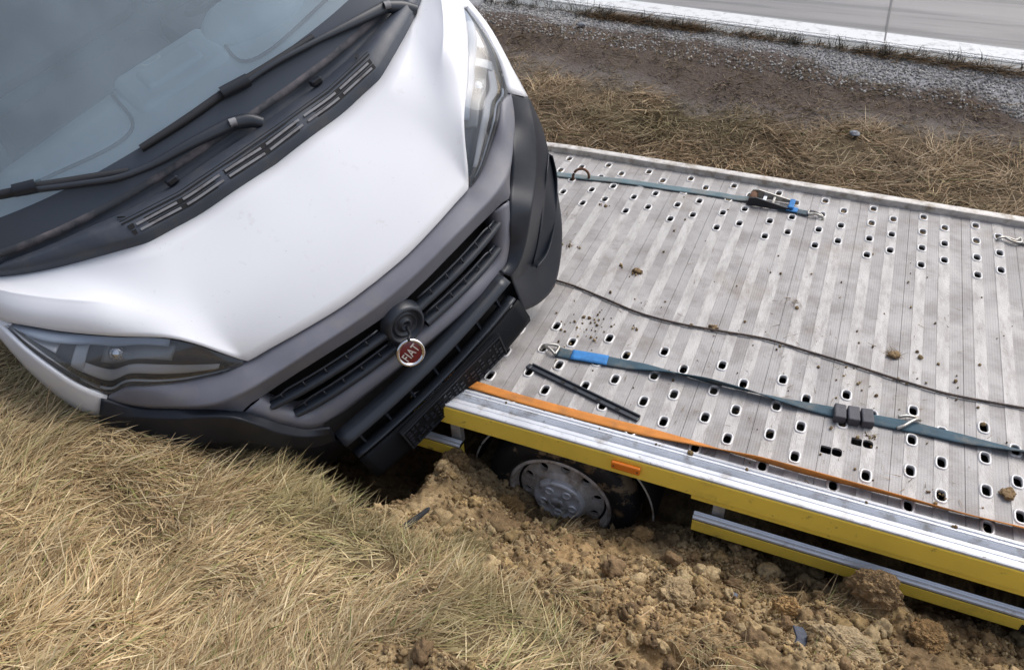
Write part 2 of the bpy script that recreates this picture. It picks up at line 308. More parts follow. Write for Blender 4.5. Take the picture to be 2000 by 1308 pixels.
def fast_mesh(name, V, F, cols=None, smooth=False):
    me = bpy.data.meshes.new(name); k = F.shape[1]
    me.vertices.add(len(V)); me.vertices.foreach_set('co', np.ascontiguousarray(V, np.float32).ravel())
    me.loops.add(F.size); me.loops.foreach_set('vertex_index', np.ascontiguousarray(F, np.int32).ravel())
    me.polygons.add(len(F)); me.polygons.foreach_set('loop_start', np.arange(len(F), dtype=np.int32) * k); me.polygons.foreach_set('loop_total', np.full(len(F), k, np.int32))
    me.polygons.foreach_set('use_smooth', np.full(len(F), smooth)); me.update(calc_edges=True)
    if cols is not None:
        a = me.attributes.new('Col', 'FLOAT_COLOR', 'POINT'); c = np.ones((len(V), 4), np.float32); c[:, :3] = cols; a.data.foreach_set('color', c.ravel())
    me.validate(); return me
def mixc(a, b, t): return a + (b - a) * t[..., None]
gn, gf, df, far = masks(XX, YY)
n1, n2, n3 = fbm(XX * 5, YY * 5, 1), fbm(XX * 17, YY * 17, 2), fbm(XX * 2.2, YY * 2.2, 8)
c = np.zeros(XX.shape + (3,)) + np.array([.215, .152, .08])
c = mixc(c, np.array([.35, .26, .145]), sstep(.48, .66, n1) * .8); c = mixc(c, np.array([.15, .10, .055]), sstep(.53, .40, n1) * .7); c = mixc(c, np.array([.30, .19, .085]), sstep(.58, .72, n3) * .4)
c = c * (.75 + .5 * n2)[..., None]
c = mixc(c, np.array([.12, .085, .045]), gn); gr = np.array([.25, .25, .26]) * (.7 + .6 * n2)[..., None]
c = np.where((far > .5)[..., None], gr, c); c = mixc(c, np.array([.085, .066, .055]), df); c = mixc(c, np.array([.10, .074, .045]), gf)
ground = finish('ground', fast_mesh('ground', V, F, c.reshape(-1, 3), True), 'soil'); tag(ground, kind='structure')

# road: slab, concrete margin, white edge line
def strip(name, s0, s1, z, m, parent=None, x0=-200, x1=200, n=60):
    xs = np.linspace(x0, x1, n); ys = 6.46 - .095 * xs
    G = np.stack([np.stack([xs, ys + s, np.full(n, z)], -1) for s in np.linspace(s0, s1, 6)]); return grid(name, G, m, parent, False)
road = strip('road', 0, 9, -.05, 'asphalt'); solid(road, .12); tag(road, kind='structure')
strip('concrete_margin', .0, .50, -.045, 'concrete', road); strip('edge_line', .165, .46, -.041, 'linew', road)
bm = bmesh.new()                                              # profiled drops of the thermoplastic line
for i in range(330):
    x = -4.0 + i * .022; y0 = 6.46 - .095 * x
    for k in range(2):
        yy = y0 + .19 + k * .05 + random.uniform(-.006, .006); l = random.uniform(.007, .011)
        bx(bm, x - l, x + l, yy - .014, yy + .014, -.0405, -.036)
tag(bmo('line_ridge', bm, 'linew', road), kind='stuff')
strip('expansion_joint', .0, 0, 0, 'dark', road, 0, 0, 2) if False else None
bm = bmesh.new(); x = .17; bx(bm, x - .006, x + .006, 6.46 - .095 * x, 15, -.0405, -.0395); bmo('expansion_joint', bm, mat('joint_filler', (.10, .10, .10), .7), road)

# ------------------------------------------------------------------ grass blades
def blades(name, P, L, W, az, lean, cols, m, seg=3, curl=.6):
    n = len(P); d = np.stack([np.cos(az), np.sin(az), np.zeros(n)], -1); side = np.stack([-np.sin(az), np.cos(az), np.zeros(n)], -1)
    tw = rng.normal(0, .5, n); Vs = []
    pos = P.copy(); ang = lean.copy()
    for k in range(seg + 1):
        w = W * (1 - (k / seg)**1.6) * .5
        sd_ = side * np.cos(tw)[:, None] + np.array([0, 0, 1.]) * np.sin(tw)[:, None]
        if k < seg: Vs += [pos - sd_ * w[:, None], pos + sd_ * w[:, None]]
        else: Vs += [pos]
        step = L / seg; pos = pos + (d * np.cos(ang)[:, None] + np.array([0, 0, 1.]) * np.sin(ang)[:, None]) * step[:, None]; ang = ang - curl * lean / seg * 1.5
    nv = 2 * seg + 1; VV = np.stack(Vs, 1).reshape(-1, 3); b = np.arange(n)[:, None] * nv
    tris = []
    for k in range(seg - 1): tris += [(2 * k, 2 * k + 1, 2 * k + 3), (2 * k, 2 * k + 3, 2 * k + 2)]
    tris.append((2 * seg - 2, 2 * seg - 1, 2 * seg)); T = np.array(tris)
    FF = (b[:, :, None] + T[None]).reshape(-1, 3); CC = np.repeat(cols, nv, 0)
    return finish(name, fast_mesh(name, VV, FF, CC), m)
PAL = np.array([(.56, .45, .27), (.46, .35, .20), (.64, .54, .36), (.34, .25, .14), (.48, .35, .21), (.24, .165, .09), (.36, .34, .16), (.25, .28, .10)])
PAL = PAL * np.array([1.0, .965, .885])
def palette(n, x, y, p):
    p = np.array(p) / sum(p); ci = rng.choice(len(PAL), n, p=p); c = PAL[ci] * rng.uniform(.75, 1.25, n)[:, None]
    g = fbm(x * 2.3, y * 2.3, 91); c = c * (.55 + .9 * fbm(x * 5, y * 5, 92, 4))[:, None]
    k = sstep(.55, .75, g)[:, None] * .45; return c * (1 - k) + np.array([.20, .20, .075]) * k
def field(n, x0, x1, y0, y1, maskf):
    x = rng.uniform(x0, x1, n); y = rng.uniform(y0, y1, n); k = rng.random(n) < maskf(x, y); return x[k], y[k]
def flow(x, y, s): return (fbm(x * 1.7, y * 1.7, s, 3) - .5) * 7 + (fbm(x * 6, y * 6, s + 7, 2) - .5) * 3
# near bank
x, y = field(210000, -4.3, -.12, .25, 2.3, lambda x, y: masks(x, y)[0] * np.where(x < -2.6, .5, 1.))
under = (x > -3.6) & (y > np.interp(x, LX, LY) + .05) & (x > -2.35); x, y = x[~under], y[~under]
n = len(x); z = ground_z(x, y); tuft = fbm(x * 9, y * 9, 17, 3)
az = flow(x, y, 101) * 1.1 - .3 + rng.normal(0, .75, n); ln = rng.gamma(5, .0145, n) * (.5 + 1.0 * tuft); ln = np.clip(ln, .025, .2)
lean = np.clip(rng.normal(.15, .18, n) + (tuft - .5) * .7 + (rng.random(n) < .08) * rng.uniform(.2, .7, n), .02, 1.3)
o = blades('grass', np.stack([x, y, z - .004], -1), ln, rng.uniform(.0022, .0058, n), az, lean, palette(n, x, y, [5, 5, 4, 3, 3, 2.2, 1.2, .8]), 'grass', 3, .25)
tag(o, 'dry straw coloured grass covering the bank in the foreground', kind='stuff'); o.name = 'dry_grass'
# long overhanging blades along the torn edge and beneath the bumper
t = rng.random(2600); xe = -2.2 + t * 1.95; ye = np.interp(xe, GX, GY) - rng.uniform(-.01, .06, 2600); ze = ground_z(xe, ye)
o = blades('overhanging_grass', np.stack([xe, ye, ze], -1), rng.uniform(.06, .15, 2600), rng.uniform(.0018, .0038, 2600), rng.normal(.9, .8, 2600), rng.uniform(.1, .95, 2600), palette(2600, xe, ye, [4, 4, 4, 3, 3, 3, 2, 1]), 'grass', 3)
tag(o, 'ragged grass hanging over the torn edge of the bank', kind='stuff')
# tufts caught in the dug soil
P = []
for (tx, ty, r, k) in [(-.04, 1.27, .11, 260), (.10, 1.74, .07, 260), (.20, 1.66, .05, 110), (.33, 1.73, .05, 110), (-.6, 1.72, .05, 90), (.05, 1.16, .10, 150), (-.82, 1.33, .10, 400), (-.5, 1.27, .09, 300), (.42, 1.5, .1, 25), (-.3, 1.55, .25, 60), (-.75, 1.55, .2, 60), (.3, 1.35, .3, 50)]:
    P.append(np.stack([rng.normal(tx, r * .55, k), rng.normal(ty, r * .4, k)], -1))
P = np.concatenate(P); k = len(P); z = ground_z(P[:, 0], P[:, 1])
o = blades('soil_grass', np.c_[P, z], rng.uniform(.04, .13, k), rng.uniform(.0015, .0035, k), flow(P[:, 0], P[:, 1], 7) + rng.normal(0, .7, k), np.clip(rng.normal(.35, .3, k), .02, 1.2), palette(k, P[:, 0], P[:, 1], [4, 4, 2, 4, 3, 4, 2, 1]) * .75, 'grass', 3)
tag(o, 'loose tufts of dead grass lying in the dug soil', kind='stuff')
# far verge
def fm(x, y):
    a = masks(x, y); return np.clip(a[1] + .45 * a[2], 0, 1)
x, y = field(135000, -4.2, 2.6, 4.16, 6.4, fm); n = len(x); z = ground_z(x, y); tuft = fbm(x * 5, y * 5, 27, 3); dd = masks(x, y)[1]
az = flow(x, y, 201) * .8 + .3 + rng.normal(0, 1.0, n); ln = np.clip(rng.gamma(5, .022, n), .03, .26) * (.6 + .8 * tuft) * (.6 + .4 * dd)
lean = np.clip(rng.normal(.14, .16, n) + (tuft - .5) * .6, .01, 1.0); cc = palette(n, x, y, [4, 5, 3, 4, 5, 4, .4, .3]) * np.array([.62, .60, .64])
cc = cc * (.5 + .5 * dd)[:, None]
o = blades('verge_grass', np.stack([x, y, z - .004], -1), ln, rng.uniform(.003, .0075, n), az, lean, cc, 'grass', 2, .25)
tag(o, 'flattened brown grass on the verge between tow bed and road', kind='stuff')
# dark weeds along the road edge
P, A, Lw, Ln = [], [], [], []
for i in range(170):
    x = rng.uniform(-3.2, 1.7); y = 6.46 - .095 * x - abs(rng.normal(0, .06)) - .01; k = rng.integers(9, 26); h = rng.uniform(.05, .15)
    for j in range(k):
        P.append((x + rng.normal(0, .02), y + rng.normal(0, .015), -.06 + rng.random() * h * .5)); A.append(rng.uniform(0, 6.28)); Ln.append(h * rng.uniform(.4, 1)); Lw.append(rng.uniform(.25, 1.35))
P = np.array(P); k = len(P)
cw = np.array([.035, .036, .03]) * rng.uniform(.6, 1.6, k)[:, None] + (rng.random(k) < .3)[:, None] * np.array([.06, .035, .012])
o = blades('roadside_weeds', P, np.array(Ln), rng.uniform(.003, .007, k), np.array(A), np.array(Lw), cw, 'grass', 2); tag(o, 'dark withered weeds along the concrete road edge', kind='stuff')
# straw mats lying against the concrete edge
P = []
for (tx, r, k) in [(-2.0, .3, 900), (-1.35, .25, 700), (-1.7, .2, 500), (-.8, .35, 300), (.9, .8, 900), (.2, .5, 500)]:
    xx = rng.normal(tx, r * .5, k); P.append(np.stack([xx, 6.46 - .095 * xx - np.abs(rng.normal(.03, .05, k))], -1))
P = np.concatenate(P); k = len(P)
o = blades('edge_straw', np.c_[P, ground_z(P[:, 0], P[:, 1]) + .015], rng.uniform(.06, .16, k), rng.uniform(.003, .006, k), rng.normal(-.2, .6, k), rng.uniform(.02, .6, k), np.array([.16, .10, .045]) * rng.uniform(.4, 1.3, k)[:, None], 'grass', 2)
tag(o, 'dark straw matted against the concrete road edge', kind='stuff')

# ------------------------------------------------------------------ clods, gravel
def ico(sub):
    bm = bmesh.new(); bmesh.ops.create_icosphere(bm, subdivisions=sub, radius=1); bm.verts.ensure_lookup_table()
    v = np.array([q.co[:] for q in bm.verts]); f = np.array([[q.index for q in g.verts] for g in bm.faces]); bm.free(); return v, f
def n3(v, s):   # cheap 3-D lump noise
    return fbm(v[..., 0] * 1.3 + v[..., 2] * .9 + s, v[..., 1] * 1.3 - v[..., 2] * .7 + s * 1.7, 5, 4, .6) - .5
def scatter(name, P, S, sub, cols, m, amp=.55, sm=False):
    v, f = ico(sub); n = len(P); nv = len(v); q = rng.normal(size=(n, 4)); q /= np.linalg.norm(q, axis=1)[:, None]
    w, a, b, c_ = q.T; Rm = np.stack([np.stack([1 - 2 * (b*b + c_*c_), 2 * (a*b - c_*w), 2 * (a*c_ + b*w)], -1), np.stack([2 * (a*b + c_*w), 1 - 2 * (a*a + c_*c_), 2 * (b*c_ - a*w)], -1), np.stack([2 * (a*c_ - b*w), 2 * (b*c_ + a*w), 1 - 2 * (a*a + b*b)], -1)], 1)
    vv = np.repeat(v[None], n, 0); sd_ = rng.uniform(0, 99, n)[:, None]; vv = vv * (1 + amp * (1.5 * n3(vv * 1.3, sd_) + .9 * n3(vv * 3.2, sd_ + 9) + (.5 * n3(vv * 7, sd_ + 4) if sub > 2 else 0)))[..., None]
    vv = vv * rng.uniform(.65, 1.2, (n, 1, 3)); vv = np.einsum('nij,nvj->nvi', Rm, vv) * S[:, None, None] + P[:, None, :]
    FF = (np.arange(n)[:, None, None] * nv + f[None]).reshape(-1, 3); return finish(name, fast_mesh(name, vv.reshape(-1, 3), FF, np.repeat(cols, nv, 0), sm), m)
SP = np.array([(.22, .155, .082), (.29, .213, .115), (.165, .11, .06), (.35, .265, .15), (.27, .19, .092), (.195, .135, .072)])
def soil_pts(n):
    x = rng.uniform(-1.75, 1.3, n); y = rng.uniform(.75, 2.0, n); k = rng.random(n) < soil_amt(x, y) * sstep(.4, .6, fbm(x * 3.1, y * 3.1, 44) + .08); return x[k], y[k]
def soil_col(n): return SP[rng.integers(0, len(SP), n)] * rng.uniform(.75, 1.2, n)[:, None]
x, y = soil_pts(5600); n = len(x); s = np.clip(rng.lognormal(-4.85, .60, n), .0035, .030)
cl = soil_col(n) * (.7 + .6 * fbm(x * 5, y * 5, 1))[:, None]; bg_ = s > .011
tag(scatter('soil_lumps', np.stack([x, y, ground_z(x, y) + s * .1], -1)[bg_], s[bg_] * 1.1, 3, cl[bg_], 'clod', 1.0, True), 'loose lumps of brown clay dug out around the wheel', kind='stuff')
tag(scatter('soil_lumps', np.stack([x, y, ground_z(x, y) + s * .2], -1)[~bg_], s[~bg_], 2, cl[~bg_], 'clod', .9, True), 'small loose lumps of brown clay dug out around the wheel', kind='stuff')
x, y = soil_pts(26000); n = len(x); s = rng.uniform(.0025, .008, n)
tag(scatter('soil_crumbs', np.stack([x, y, ground_z(x, y) + s * .3], -1), s, 1, soil_col(n), 'clod', .3), 'fine crumbs of brown clay in the dug soil', kind='stuff')
x = rng.uniform(-3.2, 1.9, 14000); y = 6.46 - .095 * x - rng.uniform(.0, .55, 14000); k = rng.random(14000) < (1 - masks(x, y)[1]) * (1 - .75 * masks(x, y)[2]); x, y = x[k], y[k]; n = len(x); s = rng.uniform(.004, .011, n)
gc = np.array([.31, .30, .285]) * rng.uniform(.45, 1.5, n)[:, None]
tag(scatter('gravel', np.stack([x, y, ground_z(x, y) + s * .3], -1), s, 1, gc, 'gravel', .3), 'grey gravel strip beside the concrete road edge', kind='stuff')
# big clods one can point at
from mathutils import noise as mn
def n3d(v, sd, octv=5):
    return np.array([mn.fractal(Vector(p) + Vector((sd, sd * 1.7, -sd)), .9, 2.1, octv) for p in v])
def clod(label, x, y, s, col, dz=.3, stretch=(1, 1, .8)):
    v, f = ico(6 if s > .05 else 5); rz = random.uniform(0, 50); vv = v * (1 + .30 * n3d(v * 1.2, rz) + .16 * n3d(v * 3.5, rz + 3, 6) - .10 * np.abs(n3d(v * 7, rz + 8)))[:, None] * np.array(stretch) * s
    cc = np.array(col) * (.95 + .25 * n3d(v * 3, rz + 3))[:, None]; me = fast_mesh('soil_clod', vv, f, cc, False)
    o = finish('soil_clod', me, 'clod', None, False, (x, y, float(ground_z(np.array([x]), np.array([y]))[0]) + s * dz)); return tag(o, label, 'clod', 'big clods of dug clay')
clod('round pale clod in the middle of the dug soil below the amber lamp', -.14, 1.47, .062, (.31, .23, .13), .1)
clod('large yellowish clod split by a crack near the bottom right corner', .36, 1.50, .075, (.34, .26, .155), .0, (1.25, .9, .7))
clod('tall clod heap pressed against the yellow lower side rail', .46, 1.80, .07, (.25, .17, .09), -.1, (1.2, .8, 1.1))
clod('orange tinted clod above the blue grey plastic piece', .20, 1.60, .05, (.33, .21, .095), .2, (1, .8, 1.2))
clod('tall brown clod standing at the tip of the yellow rail left of the wheel', -1.13, 1.88, .05, (.21, .14, .07), .2, (1.1, .9, 1.0))
clod('brown clod in the shade under the bumper left of the soil heap', -1.26, 1.70, .05, (.23, .165, .085))
clod('grassy brown clod touching the left side of the muddy tyre', -.875, 1.83, .058, (.24, .155, .07), .4)
clod('small brown clod at the right foot of the tyre', -.34, 1.87, .035, (.29, .19, .09), .6)
clod('brown clod right of the crumbled heap at the rail', .62, 1.72, .055, (.22, .14, .065))
clod('small stone coloured clod wedged under the black bumper corner', -1.80, 1.44, .035, (.40, .31, .21), .55)

# ------------------------------------------------------------------ tow truck
truck = thing('tow_truck', 'yellow sided recovery truck with perforated aluminium load bed sunk in soil', 'truck', (-.2, 3.0, 0))
TO = Vector((-.2, 3.0, 0))
def tw(o): o.location = o.location - TO; o.parent = truck; return o     # child of the truck built in world coordinates
PITCH, X0, H = .23825, -.0432, 2.16
YA = [v * H for v in (.943, 1.018, 1.091, 1.164, 1.641, 1.7117, 1.7825, 1.851)]; YB = [v * H for v in (.982, 1.055, 1.127, 1.677, 1.747, 1.8175)]
Y0, Y1 = 2.0, 4.062
def rrect(cx, cy, rx, ry, n=16, p=3.2):
    return [(cx + rx * np.sign(math.cos(a)) * abs(math.cos(a))**(2 / p), cy + ry * np.sign(math.sin(a)) * abs(math.sin(a))**(2 / p)) for a in [2 * math.pi * (k + .5) / n for k in range(n)]]
def cell(bm, x0, x1, y0, y1, hole, z, depth=.009):
    n = len(hole); cx = sum(p[0] for p in hole) / n; cy = sum(p[1] for p in hole) / n; outer = []
    for hx, hy in hole:
        dx, dy = hx - cx, hy - cy; t = 1e9
        if dx > 1e-9: t = min(t, (x1 - cx) / dx)
        if dx < -1e-9: t = min(t, (x0 - cx) / dx)
        if dy > 1e-9: t = min(t, (y1 - cy) / dy)
        if dy < -1e-9: t = min(t, (y0 - cy) / dy)
        outer.append((cx + dx * t, cy + dy * t))
    ins = [bm.verts.new((*p, z)) for p in hole]; ou = [bm.verts.new((*p, z)) for p in outer]; lo = [bm.verts.new((*p, z - depth)) for p in hole]
    fs = []
    for k in range(n):
        q = (k + 1) % n; fs.append(bm.faces.new((ins[k], ou[k], ou[q], ins[q]))); bm.faces.new((lo[k], ins[k], ins[q], lo[q]))
        a, b = outer[k], outer[q]                       # corner fill
        if abs(a[0] - b[0]) > 1e-6 and abs(a[1] - b[1]) > 1e-6:
            cxn = x1 if max(abs(a[0] - x1), 0) < 1e-6 or abs(b[0] - x1) < 1e-6 else x0; cyn = y1 if abs(a[1] - y1) < 1e-6 or abs(b[1] - y1) < 1e-6 else y0
            v = bm.verts.new((cxn, cyn, z)); bm.faces.new((ou[k], v, ou[q]))
def quad(bm, x0, x1, y0, y1, z, mi=0):
    f = bm.faces.new([bm.verts.new(p) for p in ((x0, y0, z), (x1, y0, z), (x1, y1, z), (x0, y1, z))]); f.material_index = mi
def column(bm, x0, x1, rows, z, holes):
    """a strip of plank top from Y0 to Y1 with (cy, outline) holes"""
    y = Y0; nf = len(bm.faces)
    for cy, hl, hh in sorted(holes, key=lambda q: q[0]):
        if cy - hh > y: quad(bm, x0, x1, y, cy - hh, z)
        cell(bm, x0, x1, max(cy - hh, y), cy + hh, hl, z); y = cy + hh
    if y < Y1: quad(bm, x0, x1, y, Y1, z)
def plank_mesh(key):
    bm = bmesh.new(); g = .0008; xs = [g, .17 * PITCH, .36 * PITCH, .58 * PITCH, .78 * PITCH, PITCH - g]
    zs = [0, .0018, 0, .0018, 0]; kh = {'key': True}.get(key, False)
    for i in range(5):
        n0 = len(bm.faces); holes = []
        cxh = (.265 if i == 1 else .68) * PITCH
        if i in (1, 3):
            for q_, cy in enumerate(YA if i == 1 else YB): w_ = kh and q_ == 1; holes.append((cy, rrect(cxh - (.0035 if w_ else 0), cy, .0178 if w_ else .0135, .021 if w_ else .0245), .034))
        if kh and i == 0: holes.append((YA[1], rrect(xs[1] - .0185, YA[1], .018, .019, p=8), .03))
        if kh and i == 2: holes.append((YB[1], rrect(xs[3] - .0185, YB[1], .018, .019, p=8), .03))
        column(bm, xs[i], xs[i + 1], None, zs[i], holes)
        bm.faces.ensure_lookup_table()
        for f in bm.faces[n0:]: f.material_index = 1 if i in (1, 3) else 0
        if zs[i]:
            for xx, xn in ((xs[i], -1), (xs[i + 1], 1)):
                vs_ = [bm.verts.new(p) for p in ((xx, Y0, zs[i]), (xx, Y1, zs[i]), (xx, Y1, 0), (xx, Y0, 0))]; bm.faces.new(vs_).material_index = 1
    for xx in (xs[0], xs[-1]):
        vs_ = [bm.verts.new(p) for p in ((xx, Y0, 0), (xx, Y1, 0), (xx, Y1, -.03), (xx, Y0, -.03))]; bm.faces.new(vs_)
    bmesh.ops.recalc_face_normals(bm, faces=[f for f in bm.faces if abs(f.normal.z) < .5])
    for f in bm.faces:
        if f.normal.z < -.5: f.normal_flip()
    me = bpy.data.meshes.new('deck_plank'); bm.to_mesh(me); bm.free(); me.materials.append(M['deck_rib']); me.materials.append(M['deck_smooth']); return me
pm, pk = plank_mesh('std'), plank_mesh('key')
bm = bmesh.new(); n = 16
loops = [[bm.verts.new((*p, z)) for p in rrect(0, 0, rx, ry, n, pw)] for rx, ry, z, pw in ((.0133, .0243, -.004, 3.2), (.0143, .0253, .0042, 3.2), (.0188, .0298, .005, 3.), (.0222, .0332, .0012, 2.8), (.0227, .0337, .0, 2.8))]
for a, b in zip(loops, loops[1:]):
    for k in range(n): bm.faces.new((a[k], b[k], b[(k + 1) % n], a[(k + 1) % n]))
ringmesh = bpy.data.meshes.new('hole_rim'); bm.to_mesh(ringmesh); bm.free(); ringmesh.materials.append(M['ring']); ringmesh.polygons.foreach_set('use_smooth', [True] * len(ringmesh.polygons))
def copy_obj(name, me, parent, loc):
    o = bpy.data.objects.new(name, me); COL.objects.link(o); o.parent = parent; o.location = loc; return o
for k in range(-9, 9):
    p = copy_obj('deck_plank', pk if k == 1 else pm, truck, Vector((X0 + k * PITCH, 0, random.uniform(-.0006, .0006))) - TO)
    for cx, ys in ((.265, YA), (.68, YB)):
        for i, cy in enumerate(ys):
            if k == 1 and i == 1: continue
            copy_obj('hole_rim', ringmesh, p, (cx * PITCH, cy, .0018))
XL, XR = X0 - 9 * PITCH, X0 + 9 * PITCH
# near edge: ribbed top flange, yellow side, second yellow lip
def extr(name, prof, x0, x1, m, smooth=False):
    v = [(x, y, z) for x in (x0, x1) for y, z in prof]; n = len(prof); f = [(i, i + 1, n + i + 1, n + i) for i in range(n - 1)]
    o = pyd(name, v, f, m); return tw(o)
ribs = [(2.012, -.004), (2.011, .006), (2.0, .0065), (1.9965, .002), (1.990, .002), (1.988, .007), (1.984, .007), (1.982, .002)]
for k in range(3): y = 1.979 - k * .009; ribs += [(y, .003), (y - .003, .0062), (y - .006, .003), (y - .0075, .0005)]
ribs += [(1.950, .002), (1.936, .003), (1.933, .001), (1.930, .003), (1.912, .0025), (1.907, .0005), (1.906, -.004), (1.906, -.012)]
extr('edge_flange', ribs, XL, XR, 'flange')
extr('side_board', [(1.9045, -.006), (1.902, -.012), (1.902, -.094), (1.905, -.099), (1.93, -.099)], XL, XR, 'yellow')
extr('side_lip', [(1.914, -.099), (1.912, -.102), (1.912, -.127), (1.916, -.131), (1.96, -.131)], -.19, XR, 'yellow')
def guard(x0, x1):
    extr('guard_cap', [(1.944, -.232), (1.942, -.222), (1.938, -.219), (1.934, -.223), (1.930, -.219), (1.926, -.223), (1.922, -.220), (1.916, -.222), (1.911, -.227), (1.910, -.234)], x0, x1, 'alu')
    tw(box('guard_seal', x0, x1, 1.9115, 1.95, -.240, -.234, 'dark'))
    tw(box('guard_board', x0, x1, 1.910, 1.95, -.298, -.2402, 'yellow', bev=.003))
guard(-.172, XR); guard(-1.9, -1.125)
for x in (-.09, -1.165, 1.4): tw(box('guard_post', x - .022, x + .022, 1.96, 1.995, -.27, -.13, 'dirtyalu', bev=.003))
# far rail with its bevelled tail corner
rail = [(-2.2, 3.86), (-1.60, 4.052), (-1.447, 4.062), (XR, 4.062)]; pr = [(0, -.01), (0, .034), (.006, .037), (.044, .037), (.05, .033), (.05, -.06)]
V_ = []
for i, (x, y) in enumerate(rail):
    for a, z in pr: V_.append((x, y + a, z))
n = len(pr); tw(pyd('side_rail', V_, [(i * n + k, (i + 1) * n + k, (i + 1) * n + k + 1, i * n + k + 1) for i in range(len(rail) - 1) for k in range(n - 1)], 'dirtyalu'))
tw(box('dark_under_deck', XL, XR, 2.18, 4.0, -.30, -.10, 'dark')); tw(box('frame_beam', XL, XR, 1.99, 2.17, -.128, -.036, 'dark'))  # the wide near-black slab is added so the deck holes look dark
tw(box('rear_bumper_beam', XL - .04, XL - .003, 2.0, 4.0, -.2, -.004, 'dirtyalu', bev=.005))
mk = tw(box('side_marker_lamp', -.487, -.378, 1.886, 1.9015, -.062, -.026, 'amber', bev=.006)); mk['label'] = 'amber side marker lamp on the yellow board'
for x in (-.477, -.388): pyd('lamp_screw', [(x + .004 * math.cos(a), 1.8852, -.044 + .004 * math.sin(a)) for a in np.linspace(0, 5.5, 8)], [tuple(range(8))], 'rust').parent = mk; bpy.data.objects[-1] if False else None
tw(box('warning_arrow', .915, 1.2, 1.909, 1.9105, -.30, -.262, 'dark'))
# wheel, half buried
WC = Vector((-.726, 2.005, -.477))
wheel = tw(lathe('wheel', [(.228, .0), (.22, -.012), (.212, -.008), (.205, .015), (.196, .03)], 'rim', None, 64, loc=WC)); wheel['label'] = 'half buried muddy wheel of the tow truck'
ty = [(.222, .03), (.228, -.006), (.245, -.018), (.275, -.022), (.305, -.012), (.322, .006), (.330, .03), (.333, .06), (.333, .19), (.322, .215), (.28, .23), (.22, .22)]
o = lathe('tyre', ty, 'tyre', wheel, 72)
# dished disc with round vent holes
bm = bmesh.new(); nh = 10; rm, rh, r0, r1 = .157, .0205, .128, .186; yd = .02
for k in range(nh):
    a0 = 2 * math.pi * (k + .35) / nh; pts = []
    for q in range(16):
        b = 2 * math.pi * q / 16; pts.append((rh * math.cos(b) / rm, rm + rh * math.sin(b)))
    hw = math.pi / nh; outer = []
    for da, r in pts:
        dx, dy = da, r - rm; t = 1e9
        if abs(dx) > 1e-9: t = min(t, hw / abs(dx))
        if dy > 1e-9: t = min(t, (r1 - rm) / dy)
        if dy < -1e-9: t = min(t, (r0 - rm) / dy)
        outer.append((dx * t, rm + dy * t))
    def pv(da, r, y): return (r * math.cos(a0 + da), y + (r - r0) / (r1 - r0) * .012, r * math.sin(a0 + da))
    for q in range(16):
        w = (q + 1) % 16; A = [bm.verts.new(pv(*pts[q], yd)), bm.verts.new(pv(*outer[q], yd)), bm.verts.new(pv(*outer[w], yd)), bm.verts.new(pv(*pts[w], yd))]; bm.faces.new(A)
        B = [bm.verts.new(pv(*pts[q], yd + .02)), bm.verts.new(pv(*pts[w], yd + .02))]; bm.faces.new((A[0], A[3], B[1], B[0]))
        o_, w_ = outer[q], outer[w]
        if abs(abs(o_[0]) - abs(w_[0])) > 1e-6 and abs(o_[1] - w_[1]) > 1e-6 and o_[0] * w_[0] > 0:
            ca = hw * np.sign(o_[0]); crr = r1 if max(o_[1], w_[1]) > rm + .01 and (abs(o_[1] - r1) < 1e-6 or abs(w_[1] - r1) < 1e-6) else r0
            bm.faces.new((A[1], bm.verts.new(pv(ca, crr, yd)), A[2]))
bmesh.ops.remove_doubles(bm, verts=bm.verts, dist=.0004); bmesh.ops.recalc_face_normals(bm, faces=bm.faces)
bmo('rim_disc', bm, 'rim', wheel)
lathe('rim_barrel', [(.186, .031), (.197, .03), (.197, .16), (.05, .17)], 'dark', wheel, 48)
lathe('rim_hub', [(.128, .02), (.122, .012), (.112, .004), (.10, .002)], 'rim', wheel, 48)
cap = lathe('hub_cap', [(.112, .012), (.110, -.012), (.104, -.022), (.094, -.022), (.086, -.016), (.05, -.022), (.036, -.028), (.034, -.026), (.026, -.026), (.024, -.029), (.0, -.029)], 'cap', wheel, 48)
bm = bmesh.new()
for k in range(5):
    a = 2 * math.pi * k / 5 + .95; c0 = (.066 * math.cos(a), .066 * math.sin(a))
    prof = [(.021, -.019), (.0195, -.026), (.016, -.026), (.0135, -.018), (.0, -.014)]; rings = [[bm.verts.new((c0[0] + r * math.cos(t), y, c0[1] + r * math.sin(t))) for t in np.linspace(0, 2 * math.pi, 14, endpoint=False)] for r, y in prof]
    for A, B in zip(rings, rings[1:]):
        for q in range(14): bm.faces.new((A[q], B[q], B[(q + 1) % 14], A[(q + 1) % 14]))
bmesh.ops.remove_doubles(bm, verts=bm.verts, dist=.0003); bmo('lug_cover', bm, 'cap', cap, True)['kind'] = 'stuff'
arc = [(WC.x + .395 * math.cos(a), WC.y + .02, WC.z + .395 * math.sin(a)) for a in np.linspace(R(2), R(178), 60)]
mg = []
for off, y in ((0, WC.y + .02), (0, WC.y + .26)): mg.append([(p[0], y, p[2]) for p in arc])
tw(grid('mudguard', mg, 'dark', None, True, .004)); tw(tube('mudguard_trim', arc, .0045, mat('pale_trim', (.55, .52, .47), .6, dirt=(.2, .15, .09), dscale=9, dlo=.5, dhi=.65), None, 6))

